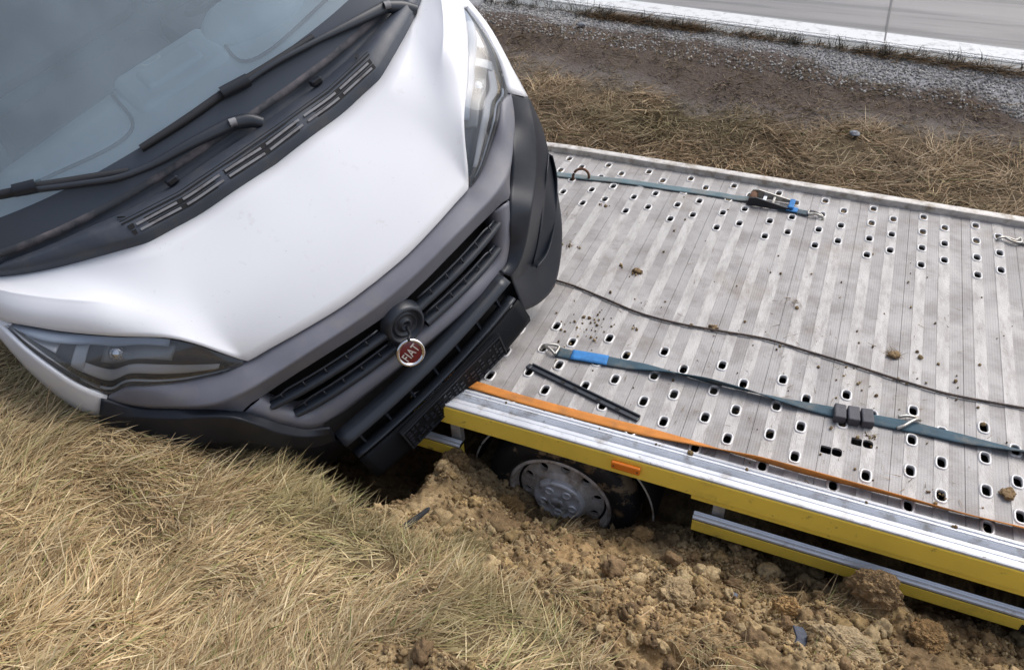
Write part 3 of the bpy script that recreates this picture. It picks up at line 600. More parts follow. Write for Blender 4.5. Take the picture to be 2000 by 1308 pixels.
# ------------------------------------------------------------------ straps, cable and loose bits on the bed
def hook(name, P, r, m, parent): return tube(name, P, r, m, parent, 8, 40)
t = thing('tie_down_strap', 'dark teal lashing strap with blue sewn patch and three rubber blocks on the bed', 'strap', (-.87, 2.36, .005)); TS = Vector(t.location)
def ts(o, T0, par): o.location = -T0; o.parent = par; return o
pa = [(-.868, 2.350, .008, .046), (-.80, 2.353, .008, .046), (-.695, 2.366, .008, .047), (-.57, 2.378, .008, .046, 4), (-.50, 2.384, .012, .044, 15), (-.40, 2.386, .018, .040, 38), (-.25, 2.386, .022, .038, 62), (-.10, 2.384, .022, .038, 50), (.04, 2.384, .016, .040, 25), (.16, 2.393, .008, .042, 4), (.22, 2.397, .007, .045), (.36, 2.408, .007, .045), (.50, 2.418, .008, .046), (.66, 2.420, .009, .046, 8), (.80, 2.424, .014, .044, 30), (.95, 2.432, .02, .042, 55), (1.15, 2.44, .016, .044, 30), (1.6, 2.47, .008, .046, 0)]
pa = [(q[0], q[1], q[2], q[3] * 1.22, *q[4:]) for q in pa]
ts(ribbon('webbing', pa, .046, 'teal', None, .004, n=160), TS, t)
o = ts(ribbon('sewn_patch', [(-.805, 2.352, .0125), (-.74, 2.359, .013), (-.655, 2.369, .0125)], .058, 'blue', None, .004, n=12), TS, t); o['label'] = 'bright blue sewn patch on the strap'
ts(hook('end_hook', [(-.868, 2.325, .016), (-.872, 2.378, .016), (-.915, 2.364, .022), (-.932, 2.352, .014), (-.937, 2.345, -.02)], .006, 'zinc', None), TS, t)
ts(tube('hook_link', [(-.868, 2.325, .016), (-.905, 2.345, .022), (-.932, 2.352, .014)], .006, 'zinc', None, 8, 16), TS, t)
for i, (x, y) in enumerate([(.242, 2.384), (.290, 2.389), (.338, 2.394)]):
    bm = bmesh.new(); bx(bm, -.0215, .0215, -.037, .037, 0, .036); o = bmo('rubber_block', bm, mat('worn_rubber', (.045, .045, .055), .6, var=.2, vscale=30, bump=.4, bscale=120) if i == 0 else bpy.data.materials['worn_rubber'], None); bevel(o, .006, 3)
    o.rotation_euler = (R(2), R(random.uniform(-4, 4)), R(5 + 2 * i)); o.location = Vector((x, y, .002)) - TS; o.parent = t
ts(hook('middle_hook', [(.442, 2.385, .014), (.46, 2.395, .022), (.485, 2.425, .026), (.508, 2.452, .022), (.52, 2.462, .012), (.505, 2.470, .012), (.47, 2.463, .016), (.445, 2.452, .012)], .006, 'zinc', None), TS, t)

t2 = thing('ratchet_strap', 'faded teal ratchet strap running along the far side of the bed', 'strap', (-.4, 3.85, .005)); T2 = Vector(t2.location)
ts(ribbon('webbing', [(-2.0, 3.74, .05, .05), (-1.6, 3.77, .012, .05), (-1.44, 3.788, .008, .05), (-1.26, 3.808, .008), (-1.02, 3.842, .008), (-.80, 3.852, .008), (-.52, 3.868, .008), (-.38, 3.868, .010), (-.335, 3.866, .02)], .05, 'teal_faded', None, .004, n=90), T2, t2)
ts(tube('ratchet_drum', [(-.335, 3.825, .028), (-.335, 3.912, .028)], .019, 'rust', None, 14), T2, t2)
for y0, y1 in ((3.818, 3.826), (3.908, 3.916)):
    bm = bmesh.new(); v = [(-.36, .006), (-.345, .05), (-.315, .055), (-.20, .034), (-.13, .022), (-.13, .008)]
    A = [bm.verts.new((x, y0, z)) for x, z in v]; B = [bm.verts.new((x, y1, z)) for x, z in v]; bm.faces.new(A[::-1]); bm.faces.new(B)
    for k in range(len(v)): bm.faces.new((A[k], A[(k + 1) % len(v)], B[(k + 1) % len(v)], B[k]))
    bmesh.ops.recalc_face_normals(bm, faces=bm.faces); ts(bmo('ratchet_side', bm, 'zinc' if y0 > 3.85 else 'rubber', None), T2, t2)
ts(box('ratchet_pawl', -.285, -.265, 3.83, 3.905, .02, .036, 'chrome', bev=.003), T2, t2); ts(box('ratchet_bar', -.235, -.222, 3.826, 3.908, .02, .032, 'zinc', bev=.003), T2, t2)
ts(box('handle_grip', -.15, -.122, 3.822, 3.912, .018, .034, 'blue', bev=.006), T2, t2)
ts(ribbon('short_webbing', [(-.20, 3.838, .012), (-.10, 3.832, .010), (-.04, 3.826, .012)], .044, 'teal', None, .004, n=12), T2, t2); ts(ribbon('sewn_patch', [(-.155, 3.836, .0165), (-.10, 3.832, .0150)], .045, 'blue', None, .004, n=6), T2, t2)
ts(hook('end_hook', [(-.045, 3.808, .016), (-.045, 3.846, .016), (.0, 3.83, .022), (.025, 3.808, .016), (.030, 3.80, -.015)], .006, 'zinc', None), T2, t2); ts(tube('hook_link', [(-.045, 3.808, .016), (-.01, 3.815, .022), (.025, 3.808, .016)], .006, 'zinc', None, 8, 10), T2, t2)

t3 = thing('strap_hook', 'steel hook on a grey strap end at the right edge of the bed', 'hook', (.9, 3.90, .005)); T3 = Vector(t3.location)
ts(hook('hook_wire', [(.825, 3.885, -.015), (.828, 3.89, .014), (.86, 3.905, .02), (.90, 3.895, .018), (.925, 3.93, .016), (.925, 3.885, .016), (.89, 3.88, .018), (.86, 3.90, .02)], .006, 'zinc', None), T3, t3)
ts(ribbon('webbing', [(.92, 3.908, .014), (1.0, 3.90, .01), (1.4, 3.9, .008)], .045, 'dirtyalu', None, .004, n=12), T3, t3)

o = tube('lashing_ring', [(-1.265 + .042 * math.cos(a), 3.79 + .015 * math.cos(a), .018 + .05 * math.sin(a)) for a in np.linspace(-.5, 2 * math.pi - .5, 28)], .0075, 'rust', None, 8)
tag(o, 'rusty lashing ring standing up beside the far strap', 'ring')
cab = [(-2.1, 2.95, .4), (-1.6, 2.90, .06), (-1.3, 2.86, .012), (-1.059, 2.825, .009), (-.988, 2.817, .009), (-.8, 2.77, .009), (-.619, 2.722, .009), (-.435, 2.711, .009), (-.284, 2.722, .009), (-.074, 2.738, .009), (.094, 2.718, .009), (.235, 2.701, .009), (.447, 2.668, .009), (.611, 2.652, .009), (.735, 2.658, .009), (.873, 2.67, .009), (1.4, 2.72, .009), (2.05, 2.70, .009)]
CP = cr_resample(cab, 700); d = np.gradient(CP, axis=0); d /= np.linalg.norm(d, axis=1)[:, None]; s_ = np.cross(d, (0, 0, 1)); s_ /= np.linalg.norm(s_, axis=1)[:, None]; u_ = np.cross(s_, d)
bm = bmesh.new(); ph = np.linspace(0, 2 * math.pi * 70, 700)
for k in range(4): tube_bm(bm, CP + (s_ * np.cos(ph + k * math.pi / 2)[:, None] + u_ * np.sin(ph + k * math.pi / 2)[:, None]) * .0026, .0030, 5)
o = bmo('winch_cable', bm, 'cable', None, True); tag(o, 'dark steel winch cable lying across the middle of the bed', 'cable')
og = [(-1.75, 2.05, .05, .05), (-1.4, 2.045, .012, .052), (-1.116, 2.043, .008, .044), (-.93, 2.037, .007, .044), (-.72, 2.036, .007, .045), (-.41, 2.044, .007, .045), (-.28, 2.046, .012, .044, 20), (-.14, 2.046, .018, .046, 45), (.0, 2.046, .024, .042, 66), (.15, 2.045, .024, .042, 72), (.30, 2.048, .022, .042, 66), (.46, 2.05, .022, .042, 58), (.63, 2.052, .020, .044, 50), (.84, 2.062, .02, .044, 44), (1.3, 2.08, .02, .046, 40), (2.05, 2.10, .02, .046, 40)]
o = ribbon('orange_strap', og, .05, 'orange_web', None, .004, n=160); tag(o, 'faded orange webbing strap lying twisted along the near bed edge', 'strap')
# black trim strip
tr = thing('trim_strip', 'broken black plastic trim strip lying on the bed beside the orange strap', 'trim', (-.7, 2.15, .003)); a = Vector((-.934, 2.221, .012)); b = Vector((-.445, 2.092, .012)); dr = (b - a).normalized(); sd_ = Vector((-dr.y, dr.x, 0)); TT = Vector(tr.location)
def strip_box(name, t0, t1, w0, w1, z0, z1, m):
    bm = bmesh.new(); L = (b - a).length; P = [a + dr * (t * L) + sd_ * w + Vector((0, 0, z - .012)) for z in (z0, z1) for t, w in ((t0, w0), (t1, w0), (t1, w1), (t0, w1))]; v = [bm.verts.new(p) for p in P]
    for f in ((3, 2, 1, 0), (4, 5, 6, 7), (0, 1, 5, 4), (1, 2, 6, 5), (2, 3, 7, 6), (3, 0, 4, 7)): bm.faces.new([v[i] for i in f])
    o = bmo(name, bm, m, None); bevel(o, .003); return ts(o, TT, tr)
strip_box('channel', 0, 1, -.012, .012, .004, .014, 'blackbar'); strip_box('raised_edge', 0.0, 1, .008, .016, .010, .022, 'blackbar')
for q in (.3, .42, .63, .8): strip_box('clip_slot', q, q + .035, -.007, .004, .014, .016, 'dark')
strip_box('end_tab', -.03, .01, -.016, .012, .003, .016, 'blackbar')
# mud scraps on the deck
sc = []
for (x, y, s, k) in [(-.72, 3.03, .03, 14), (-.809, 3.052, .012, 5), (-1.1, 3.13, .04, 10), (-1.05, 3.565, .04, 8), (-.299, 2.745, .02, 6), (.449, 2.664, .025, 7), (-.79, 2.598, .12, 22), (-.84, 2.49, .15, 20), (.36, 2.31, .03, 7), (.59, 2.13, .03, 8), (-.62, 2.62, .03, 5), (0, 3.0, 1.1, 60), (0, 2.3, .9, 60), (.4, 2.6, .5, 25), (-.8, 2.34, .1, 16)]:
    for _ in range(k): sc.append((x + rng.normal(0, s * .5), y + rng.normal(0, s * .35)))
sc = np.array(sc); k = len(sc); s = np.clip(rng.lognormal(-5.4, .45, k), .002, .012)
sc[:, 1] = np.clip(sc[:, 1], 2.0, 4.04); sc[:, 0] = np.clip(sc[:, 0], -1.4, 1.5)
o = scatter('mud_crumbs', np.c_[sc, .002 + s * .4], s, 1, soil_col(k) * .8, 'clod', .4); tag(o, 'crumbs of mud and dirt scattered over the aluminium bed', kind='stuff')
gt = []
for (x, y, s, k) in [(.413, 2.83, .03, 60), (-.011, 3.05, .03, 24), (-1.1, 3.13, .05, 20), (-1.2, 3.41, .05, 12), (.36, 2.32, .03, 10), (0, 2.8, 1., 110), (.2, 2.25, .7, 90), (-.299, 2.745, .02, 14), (.5, 2.42, .03, 14)]:
    for _ in range(k): gt.append((x + rng.normal(0, s * .5), y + rng.normal(0, s * .35)))
gt = np.array(gt); gt[:, 1] = np.clip(gt[:, 1], 2.01, 4.0); gt[:, 0] = np.clip(gt[:, 0], -1.3, 1.5); k = len(gt)
o = blades('deck_straw', np.c_[gt, np.full(k, .004)], rng.uniform(.012, .05, k), rng.uniform(.0012, .0028, k), rng.uniform(0, 6.28, k), rng.uniform(.01, .25, k), np.array([.17, .115, .055]) * rng.uniform(.5, 1.3, k)[:, None], 'grass', 2); tag(o, 'scraps of dead grass scattered over the aluminium bed', kind='stuff')
def dclod(label, x, y, s, st): 
    v, f = ico(4); vv = v * (1 + .45 * n3d(v * 1.3, x * 7) + .25 * n3d(v * 4, y))[:, None] * np.array(st) * s; cc = np.array((.24, .165, .09)) * (.9 + .3 * n3d(v * 3, 3))[:, None]
    o = finish('mud_clump', fast_mesh('mud_clump', vv, f, cc, True), 'clod', None, False, (x, y, s * .45)); tag(o, label, 'mud clump', 'mud clumps on the bed')
dclod('elongated mud clump on the bed near the right end of the orange strap', .80, 2.205, .02, (1.1, 1.3, .6))
dclod('mud clump with straw on the bed above the winch cable', .413, 2.82, .018, (1.3, 1, .6))
dclod('crumbled mud clump on the bed to the right of the black bumper corner', -.72, 3.03, .017, (1.5, .8, .7))
dclod('small mud clump touching the winch cable', -.30, 2.742, .013, (1.5, .7, .7))
# broken pieces on the ground
def shard(label, pts, z, th, m, name='plastic_shard', cat='plastic piece'):
    bm = bmesh.new(); A = [bm.verts.new((x, y, z)) for x, y in pts]; f = bm.faces.new(A); r = bmesh.ops.extrude_face_region(bm, geom=[f]); bmesh.ops.translate(bm, verts=[v for v in r['geom'] if isinstance(v, bmesh.types.BMVert)], vec=(0, 0, th))
    bmesh.ops.recalc_face_normals(bm, faces=bm.faces); o = bmo(name, bm, m); bevel(o, th * .3, 1); return tag(o, label, cat)
def gz(x, y): return float(ground_z(np.array([x]), np.array([y]))[0])
z = gz(-1.03, 1.40); o = shard('slim black plastic piece lying on the soil left of the wheel', [(-.055, -.012), (.05, -.006), (.062, .004), (.05, .010), (-.055, .012)], 0, .012, 'shard'); o.location = (-1.02, 1.395, z + .02); o.rotation_euler = (.1, -.12, R(62))
z = gz(.235, 1.46); o = shard('flat blue grey plastic piece on the soil at the bottom right', [(-.03, -.035), (.025, -.04), (.03, -.01), (.012, .03), (-.02, .035), (-.012, .0)], 0, .008, 'blueshard'); o.location = (.235, 1.455, z + .02); o.rotation_euler = (.35, .1, R(20))
for x, y, lb in ((-.135, 1.585, 'tiny dark plastic chip on the soil above the round pale clod'), (.03, 1.60, 'tiny dark plastic chip on the soil right of the round pale clod')):
    o = shard(lb, [(-.012, -.008), (.01, -.01), (.012, .008), (-.006, .011)], 0, .006, 'blueshard'); o.location = (x, y, gz(x, y) + .014)
def stone(label, x, y, s):
    v, f = ico(2); vv = v * (1 + .3 * n3d(v * 1.2, x * 3))[:, None] * np.array((1.3, 1, .5)) * s; o = finish('stone', fast_mesh('stone', vv, f), 'stone', None, False, (x, y, gz(x, y) + s * .8)); tag(o, label, 'stone')
stone('flat grey stone lying on the brown verge grass', .105, 5.37, .03); stone('grey stone on the dark dirt near the gravel behind the headlight', -2.15, 6.35, .028)

# ------------------------------------------------------------------ van
RV = Matrix(((.449232, -.891899, .052031, -1.397), (.841684, .402972, -.359419, 2.217), (.299598, .205256, .931725, -.36), (0, 0, 0, 1)))
van = thing('delivery_van', 'white van with grey and black front bumper slid off the tow bed into the ditch', 'van'); van.matrix_world = RV
def sym(half):      # half list from centre outwards -> full list from -x to +x
    h = [tuple(p) for p in half]; return [(-x, y, z) for x, y, z in h[::-1]] + h[1:]
Fr = [(0, .031, .978), (.15, .038, .976), (.3, .061, .977), (.42, .089, .972), (.492, .108, .965), (.510, .118, .970), (.5415, .145, 1.018), (.595, .205, 1.09), (.654, .265, 1.133), (.77, .37, 1.163), (.878, .49, 1.183), (.948, .58, 1.198), (1.01, .68, 1.19), (1.05, .78, 1.17)]
Rr = [(0, .5, 1.232), (.15, .504, 1.237), (.3, .514, 1.231), (.4, .526, 1.235), (.47, .533, 1.239), (.50, .538, 1.241), (.54, .555, 1.243), (.60, .585, 1.245), (.68, .63, 1.243), (.78, .69, 1.240), (.87, .755, 1.237), (.94, .82, 1.232), (.985, .88, 1.225), (1.02, .95, 1.21)]
Cc = [(0, .215, 1.112), (.15, .216, 1.112), (.3, .222, 1.109), (.42, .226, 1.103), (.485, .226, 1.099), (.520, .232, 1.104), (.552, .252, 1.121), (.588, .293, 1.144), (.627, .360, 1.177), (.702, .436, 1.214), (.781, .508, 1.241), (.851, .588, 1.253), (.932, .70, 1.260), (.99, .81, 1.257)]
def lr(a, b, t): return [tuple(np.array(p) * (1 - t) + np.array(q) * t) for p, q in zip(a, b)]
def shift(a, dx, dy, dz): return [(p[0] * (1 + dx), p[1] + dy, p[2] + dz) for p in a]
nC = 12
def bulge(a, amt): return [(x, y - amt * (.5 if i > 4 else 1), z + amt) for i, (x, y, z) in enumerate(a)]
rows = [shift(Fr, 0, .022, -.018), shift(Fr, 0, .004, -.010), Fr, bulge(lr(Fr, Cc, .10), .006), bulge(lr(Fr, Cc, .3), .013), bulge(lr(Fr, Cc, .6), .013), bulge(lr(Fr, Cc, .85), .004), bulge(lr(Fr, Cc, .96), .001), Cc, lr(Cc, Rr, .03), bulge(lr(Cc, Rr, .1), .001), bulge(lr(Cc, Rr, .3), .004), bulge(lr(Cc, Rr, .65), .005), lr(Cc, Rr, .93), Rr, shift(Rr, 0, .01, -.02)]
def dense(half, k=4):
    p = np.array(half); out = []
    d = np.gradient(p, axis=0)
    for i in range(len(p) - 1):
        for q in range(k):
            s = q / k; out.append((2*s**3-3*s**2+1)*p[i] + (s**3-2*s**2+s)*d[i] + (-2*s**3+3*s**2)*p[i+1] + (s**3-s**2)*d[i+1])
    out.append(p[-1]); return [tuple(q) for q in out]
HG = np.array([sym(dense(r)) for r in rows])
fx_ = sstep(.76, .60, np.abs(HG[..., 0])); fx_[:3] = 0; fx_[-2:] = 0; fx_[:, 0] = fx_[:, -1] = 0; fx_[3] *= .35
for _ in range(40):
    avg = HG.copy(); avg[1:-1, 1:-1] = (HG[:-2, 1:-1] + HG[2:, 1:-1] + HG[1:-1, :-2] + HG[1:-1, 2:]) / 4; HG = HG + (avg - HG) * (fx_ * .5)[..., None]
hood = grid('hood', HG, 'white', van, True, .010, flip=False)
# fascia: grey upper bumper trim
lampl = [(.524, .116, .958), (.589, .14, .957), (.652, .17, .966), (.719, .205, .979), (.781, .235, 1.009), (.848, .29, 1.025), (.918, .335, .994)]
T0 = [(0, .034, .964), (.15, .041, .962), (.3, .064, .963), (.42, .092, .957), (.50, .116, .95)] + [(x, y - .002, z - .006) for x, y, z in lampl[0:]]
Mm = [(0, -.03, .936), (.15, -.025, .94), (.3, -.01, .945), (.45, .016, .935), (.6, .051, .925), (.69, .095, .918), (.785, .175, .932), (.885, .275, .958), (.93, .337, .98)]
Lo = [(0, -.03, .858), (.15, -.024, .867), (.3, -.007, .872), (.45, .023, .858), (.552, .047, .839), (.60, .048, .845), (.632, .05, .836), (.69, .107, .852), (.777, .177, .893), (.876, .275, .92), (.935, .335, .972)]
Li = [(x, y + .05, z - .012) for x, y, z in Lo]
def rx(half, n=81): return cr_resample(sym(half), n, True)
fa = [rx([(x, y + .03, z - .004) for x, y, z in T0]), rx(T0)]; mmr = rx(Mm); lor = rx(Lo)
for t_ in (.3, .6, .9): fa.append(fa[1] + (mmr - fa[1]) * t_ + np.array([0, -.004, .003]) * math.sin(t_ * 3.1))
fa += [mmr, mmr + (lor - mmr) * .12]
for t_ in (.5, .95): fa.append(mmr + (lor - mmr) * t_)
fa += [lor, rx(Li)]
grid('bumper_trim', fa, 'grey', van, True, .004, flip=True)
# grille surround
Ou = [(0, -.10, .633), (.15, -.095, .624), (.3, -.08, .607), (.40, -.066, .590), (.455, -.058, .592), (.50, -.045, .618), (.546, -.02, .683), (.580, 0, .762), (.626, .044, .83)]
Mi = [(0, -.108, .668), (.15, -.103, .66), (.3, -.088, .645), (.40, -.072, .632), (.445, -.062, .634), (.482, -.048, .655), (.523, -.02, .71), (.555, .005, .775), (.597, .04, .842)]
Ii = [(0, -.09, .691), (.15, -.084, .69), (.3, -.067, .686), (.40, -.049, .673), (.44, -.04, .672), (.472, -.03, .682), (.512, -.004, .735), (.536, .018, .785), (.556, .044, .838)]
Ib = [(x * .98, y + .07, z + .004) for x, y, z in Ii]; Ob = [(x, y + .06, z - .004) for x, y, z in Ou]
grid('grille_surround', [cr_resample(sym(r), 90) for r in (Ob, Ou, Mi, Ii, Ib)], 'grey', van, True, .004)
# dark cavity behind the grille, slats
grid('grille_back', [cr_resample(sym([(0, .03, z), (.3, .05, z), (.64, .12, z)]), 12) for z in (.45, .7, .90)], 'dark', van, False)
def slat(z0, zc, xe, ye, yc, gap):
    for s in (-1, 1):
        path = [(gap, zc), (xe * .5, (zc + z0) / 2 + .004), (xe * .85, z0 + .003), (xe, z0)]
        rows = []
        for dy, dz, sh in ((.02, .014, 1), (-.004, .016, 1), (-.016, .010, 1), (-.010, -.012, .985), (-.002, -.024, .97), (.03, -.03, .96)):
            rows.append([(s * x * (sh if x > gap + .01 else 1), yc + (ye - yc) * (x / xe)**2 + dy, z + dz) for x, z in path])
        o = loft('grille_slat', rows, 'blackbar', van, 22, th=0, flip=(s > 0))
        tube('slat_rib', [(s * (gap + (xe * .97 - gap) * q), yc + (ye - yc) * ((gap + (xe * .97 - gap) * q) / xe)**2 + .012, (zc + (z0 - zc) * q) + .043 - (.012 if q > .9 else 0)) for q in np.linspace(.04, 1, 14)], .0045, 'blackbar', van, 6)
        for q in np.linspace(.12, .9, 6): x = s * xe * q; y = yc + (ye - yc) * q * q; z = zc + (z0 - zc) * q; tube('slat_clip', [(x, y + .0, z + .02), (x, y + .01, z + .04)], .003, 'blackbar', van, 5)
slat(.782, .795, .548, .024, -.055, .075); slat(.698, .725, .50, -.012, -.082, .075)
# badge seat, hanging badge
ax = Vector((0, -.96, .26)).normalized()
def orient(o, center, normal, roll=0):
    n_ = Vector(normal).normalized(); xa = Vector((1, 0, 0)); xa = (xa - n_ * xa.dot(n_)).normalized(); ya = n_.cross(xa)
    c_, s_ = math.cos(roll), math.sin(roll); X_ = xa * c_ + ya * s_; Y_ = -xa * s_ + ya * c_
    o.matrix_local = Matrix(((X_.x, Y_.x, n_.x, center[0]), (X_.y, Y_.y, n_.y, center[1]), (X_.z, Y_.z, n_.z, center[2]), (0, 0, 0, 1)))
def disc(name, prof, m, parent, seg=44):
    v = [(r * math.cos(2 * math.pi * k / seg), r * math.sin(2 * math.pi * k / seg), z) for r, z in prof for k in range(seg)]
    f = [(i * seg + k, (i + 1) * seg + k, (i + 1) * seg + (k + 1) % seg, i * seg + (k + 1) % seg) for i in range(len(prof) - 1) for k in range(seg)]; return pyd(name, v, f, m, parent, True)
o = disc('badge_seat', [(.002, .004), (.012, .006), (.016, .018), (.022, .018), (.026, .006), (.040, .004), (.043, .014), (.047, .014), (.050, .004), (.060, .006), (.063, .022), (.070, .024), (.078, .014), (.088, -.02)][::-1], 'blackbar', van); orient(o, (0, -.062, .795), ax)
tube('badge_wire', [(.0, -.075, .785), (-.008, -.10, .79), (-.016, -.12, .80), (-.030, -.135, .812), (-.036, -.142, .806)], .006, 'rubber', van, 7, 14)
bd = disc('badge', [(.050, -.006), (.051, .002), (.047, .008), (.043, .008), (.040, .004)][::-1] if False else [(.0, -.006), (.052, -.006), (.0545, .002), (.051, .010), (.045, .010), (.041, .004)], 'chrome', van); orient(bd, (-.053, -.155, .763), (-.18, -.80, .57), R(16)); bd.scale = (1, 1, 1)
disc('badge_face', [(.042, .0035), (.030, .0062), (0.001, .0072)], 'badge_red', bd)
fc = bpy.data.curves.new('badge_text', 'FONT'); fc.body = 'FIAT'; fc.size = .043; fc.extrude = .0012; fc.align_x = 'CENTER'; fc.align_y = 'CENTER'; fc.offset = .0004; fc.space_character = 1.12
fo = bpy.data.objects.new('badge_text', fc); COL.objects.link(fo); dg = bpy.context.evaluated_depsgraph_get(); me = bpy.data.meshes.new_from_object(fo.evaluated_get(dg)); bpy.data.objects.remove(fo)
me.materials.clear(); me.name = 'badge_lettering'; vv = np.array([q.co[:] for q in me.vertices]); wd = np.ptp(vv[:, 0]); vv[:, 0] *= .066 / wd; vv[:, 1] *= 1.12; me.vertices.foreach_set('co', vv.astype(np.float32).ravel())
lt = finish('badge_lettering', me, 'silver', bd); lt.location = (0, 0, .0085)
# black bumper corners
BT_L = [(-.944,.335,.993),(-.885,.27,.926),(-.78,.17,.899),(-.688,.1,.861),(-.632,.04,.839),(-.587,0,.777),(-.549,-.02,.693),(-.49,-.05,.61),(-.437,-.08,.586)]
BR_L = [(-.982,.325,.952),(-.903,.255,.911),(-.796,.15,.892),(-.713,.08,.886),(-.654,.02,.873),(-.622,-.01,.816),(-.583,-.035,.715),(-.519,-.06,.613),(-.438,-.085,.551)]
BB_L = [(-1.02,.33,.889),(-.97,.26,.798),(-.864,.15,.774),(-.758,.07,.766),(-.665,0,.716),(-.641,-.02,.683),(-.584,-.04,.593),(-.538,-.06,.541),(-.449,-.09,.513)]
LB_L = [(-1.04,.36,.80),(-.965,.28,.665),(-.851,.2,.55),(-.762,.12,.451),(-.73,.08,.40),(-.69,.05,.34),(-.61,0,.30),(-.495,-.03,.28),(-.38,-.06,.28)]
BT_R = [(.92,.335,.992),(.867,.27,.914),(.773,.17,.886),(.694,.1,.827),(.629,.04,.811),(.581,0,.762),(.546,-.02,.68),(.498,-.05,.636),(.45,-.08,.645)]
BR_R = [(0.997,0.325,0.92),(0.938,0.237,0.881),(0.845,0.132,0.794),(0.764,0.062,0.764),(0.689,0.002,0.754),(0.637,-0.028,0.699),(0.592,-0.053,0.665),(0.53,-0.078,0.63),(0.475,-0.085,0.606)]
BB_R = [(1.025,0.345,0.859),(1.035,0.305,0.73),(0.969,0.205,0.699),(0.881,0.125,0.675),(0.794,0.065,0.569),(0.716,0.016,0.511),(0.631,-0.028,0.492),(0.554,-0.056,0.509),(0.475,-0.09,0.566)]
LB_R = [(1.016,.34,.874),(1.027,.3,.703),(.993,.22,.62),(.931,.12,.5),(.867,.04,.45),(.785,-.03,.371),(.677,-.09,.309),(.56,-.12,.343),(.47,-.13,.403)]
def corner(BT, BR, BB, LB, flip, lab):
    back = [(x * .99, y + .05, z - .01) for x, y, z in BT]; und = [(x * .9, y + .28, z - .02) for x, y, z in LB]
    rr = [cr_resample(r, 60) for r in (back, BT, BR, BB, LB, und)]; out = []
    for i, (a, b) in enumerate(zip(rr, rr[1:])):
        for q in ((0, .06, .5, .94) if i in (1, 2, 3) else (0, .5)): out.append(a + (b - a) * q)
    out.append(rr[-1]); o = grid('bumper_corner', out, 'black', van, True, .004, flip=flip); o['label'] = lab; return o
corner(BT_L, BR_L, BB_L, LB_L, False, 'black bumper corner pressed into the grass'); corner(BT_R, BR_R, BB_R, LB_R, True, 'black bumper corner above the tow bed')
# fog lamp scoop on the raised corner
FS = [[(0.972,0.205,0.696),(0.893,0.135,0.689),(0.819,0.09,0.627),(0.748,0.035,0.57),(0.673,-0.01,0.505),(0.629,-0.035,0.483)],[(1.008,0.24,0.641),(0.972,0.2,0.571),(0.896,0.14,0.516),(0.823,0.085,0.452),(0.734,0.03,0.405),(0.654,-0.02,0.43)],[(0.99,0.205,0.672),(0.969,0.165,0.601),(0.899,0.1,0.529),(0.808,0.03,0.48),(0.698,-0.035,0.466),(0.627,-0.055,0.478)]]
fa_, fb_, fc_ = [cr_resample(r, 30) for r in FS]; up_ = np.array([-.002, -.008, .006])
grid('fog_lamp_recess', [fa_ + up_, fa_ * .9 + fb_ * .1 + up_ * .7 + np.array([0, .012, -.01]), fb_ + up_ * .3, fb_ * .2 + fc_ * .8 + up_ * .8, fc_ + up_], mat('fog_recess_plastic', (.02, .03, .042), .35), van, True, .003, flip=True)
tube('recess_lip', fa_ + up_, .0035, 'black', van, 6); tube('recess_lip', fc_ + up_, .003, 'black', van, 6)
# central lower bumper (pushed askew): own frame
BM = Matrix(((.99628, -.06029, -.06161, .0219), (.07498, .95869, .2744, -.3891), (.04253, -.278, .95964, .0991), (0, 0, 0, 1)))
K_ = 1.045; OC = Vector((-.48345, -1.62213, 3.21747)); BM = Matrix.Translation(OC * (1 - K_)) @ Matrix.Scale(K_, 4) @ BM
def bow(half, k=.03): return [(x, y - k * (1 - (x / .44)**2), z) for x, y, z in half]
def bline(y, z, w=.425, k=.03): return [(w * q, y - k * (1 - q * q), z) for q in np.linspace(-1, 1, 25)]
M['lowblack'] = mat('shaded_black_plastic', (.006, .007, .009), .6, spec=.15)  # plastic colour deepened to stand in for the shadow on the lower bumper
lb = grid('lower_bumper', [bline(.06, .405, .40), bline(.0, .412, .415), bline(-.016, .425, .422), bline(-.021, .45, .425), bline(-.004, .535, .425), bline(.004, .543, .424)], 'lowblack', van, True, .006, flip=False); lb.matrix_local = BM
ub = grid('bumper_bar', [bline(.03, .635, .425), bline(-.010, .650, .425), bline(-.014, .656, .425), bline(.013, .673, .424), bline(.019, .675, .423), bline(.06, .675, .42)], 'blackbar', van, True, .005); ub.matrix_local = BM
o = grid('lower_grille_lip', [bline(.06, .545, .418), bline(.012, .552, .419), bline(.010, .548, .419), bline(.013, .543, .419)], 'blackbar', van, True, .003); o.matrix_local = BM
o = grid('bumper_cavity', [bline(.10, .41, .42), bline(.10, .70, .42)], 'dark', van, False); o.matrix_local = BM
for q in (-.36, -.24, -.12, 0, .12, .24, .36):
    yb_ = -.03 * (1 - (q / .44)**2); o = box('grille_fin', q - .004, q + .004, yb_ + .045, yb_ + .09, .55, .645, 'blackbar', van); o.matrix_local = BM
# plate holder with embossed pattern
ph = box('plate_holder', -.262, .262, -.012, .006, -.0645, .0645, 'lowblack', van, .004)
ph.matrix_local = BM @ Matrix.Translation((0, -.043, .4915)) @ Matrix.Rotation(R(8.5), 4, 'X')
bm = bmesh.new(); x = -.245
while x < .235:
    w = random.uniform(.012, .03)
    for zr in range(5):
        if random.random() < .72:
            z0 = -.052 + zr * .0205; hh = random.uniform(.004, .014); bx(bm, x, x + w * random.uniform(.4, .9), -.0155, -.011, z0, z0 + hh)
    x += w + .003
for z0 in (-.058, .054): bx(bm, -.255, .255, -.016, -.011, z0, z0 + .004)
for x0 in (-.258, .252): bx(bm, x0, x0 + .006, -.016, -.011, -.06, .06)
bmo('holder_relief', bm, 'black', ph)['kind'] = 'stuff'

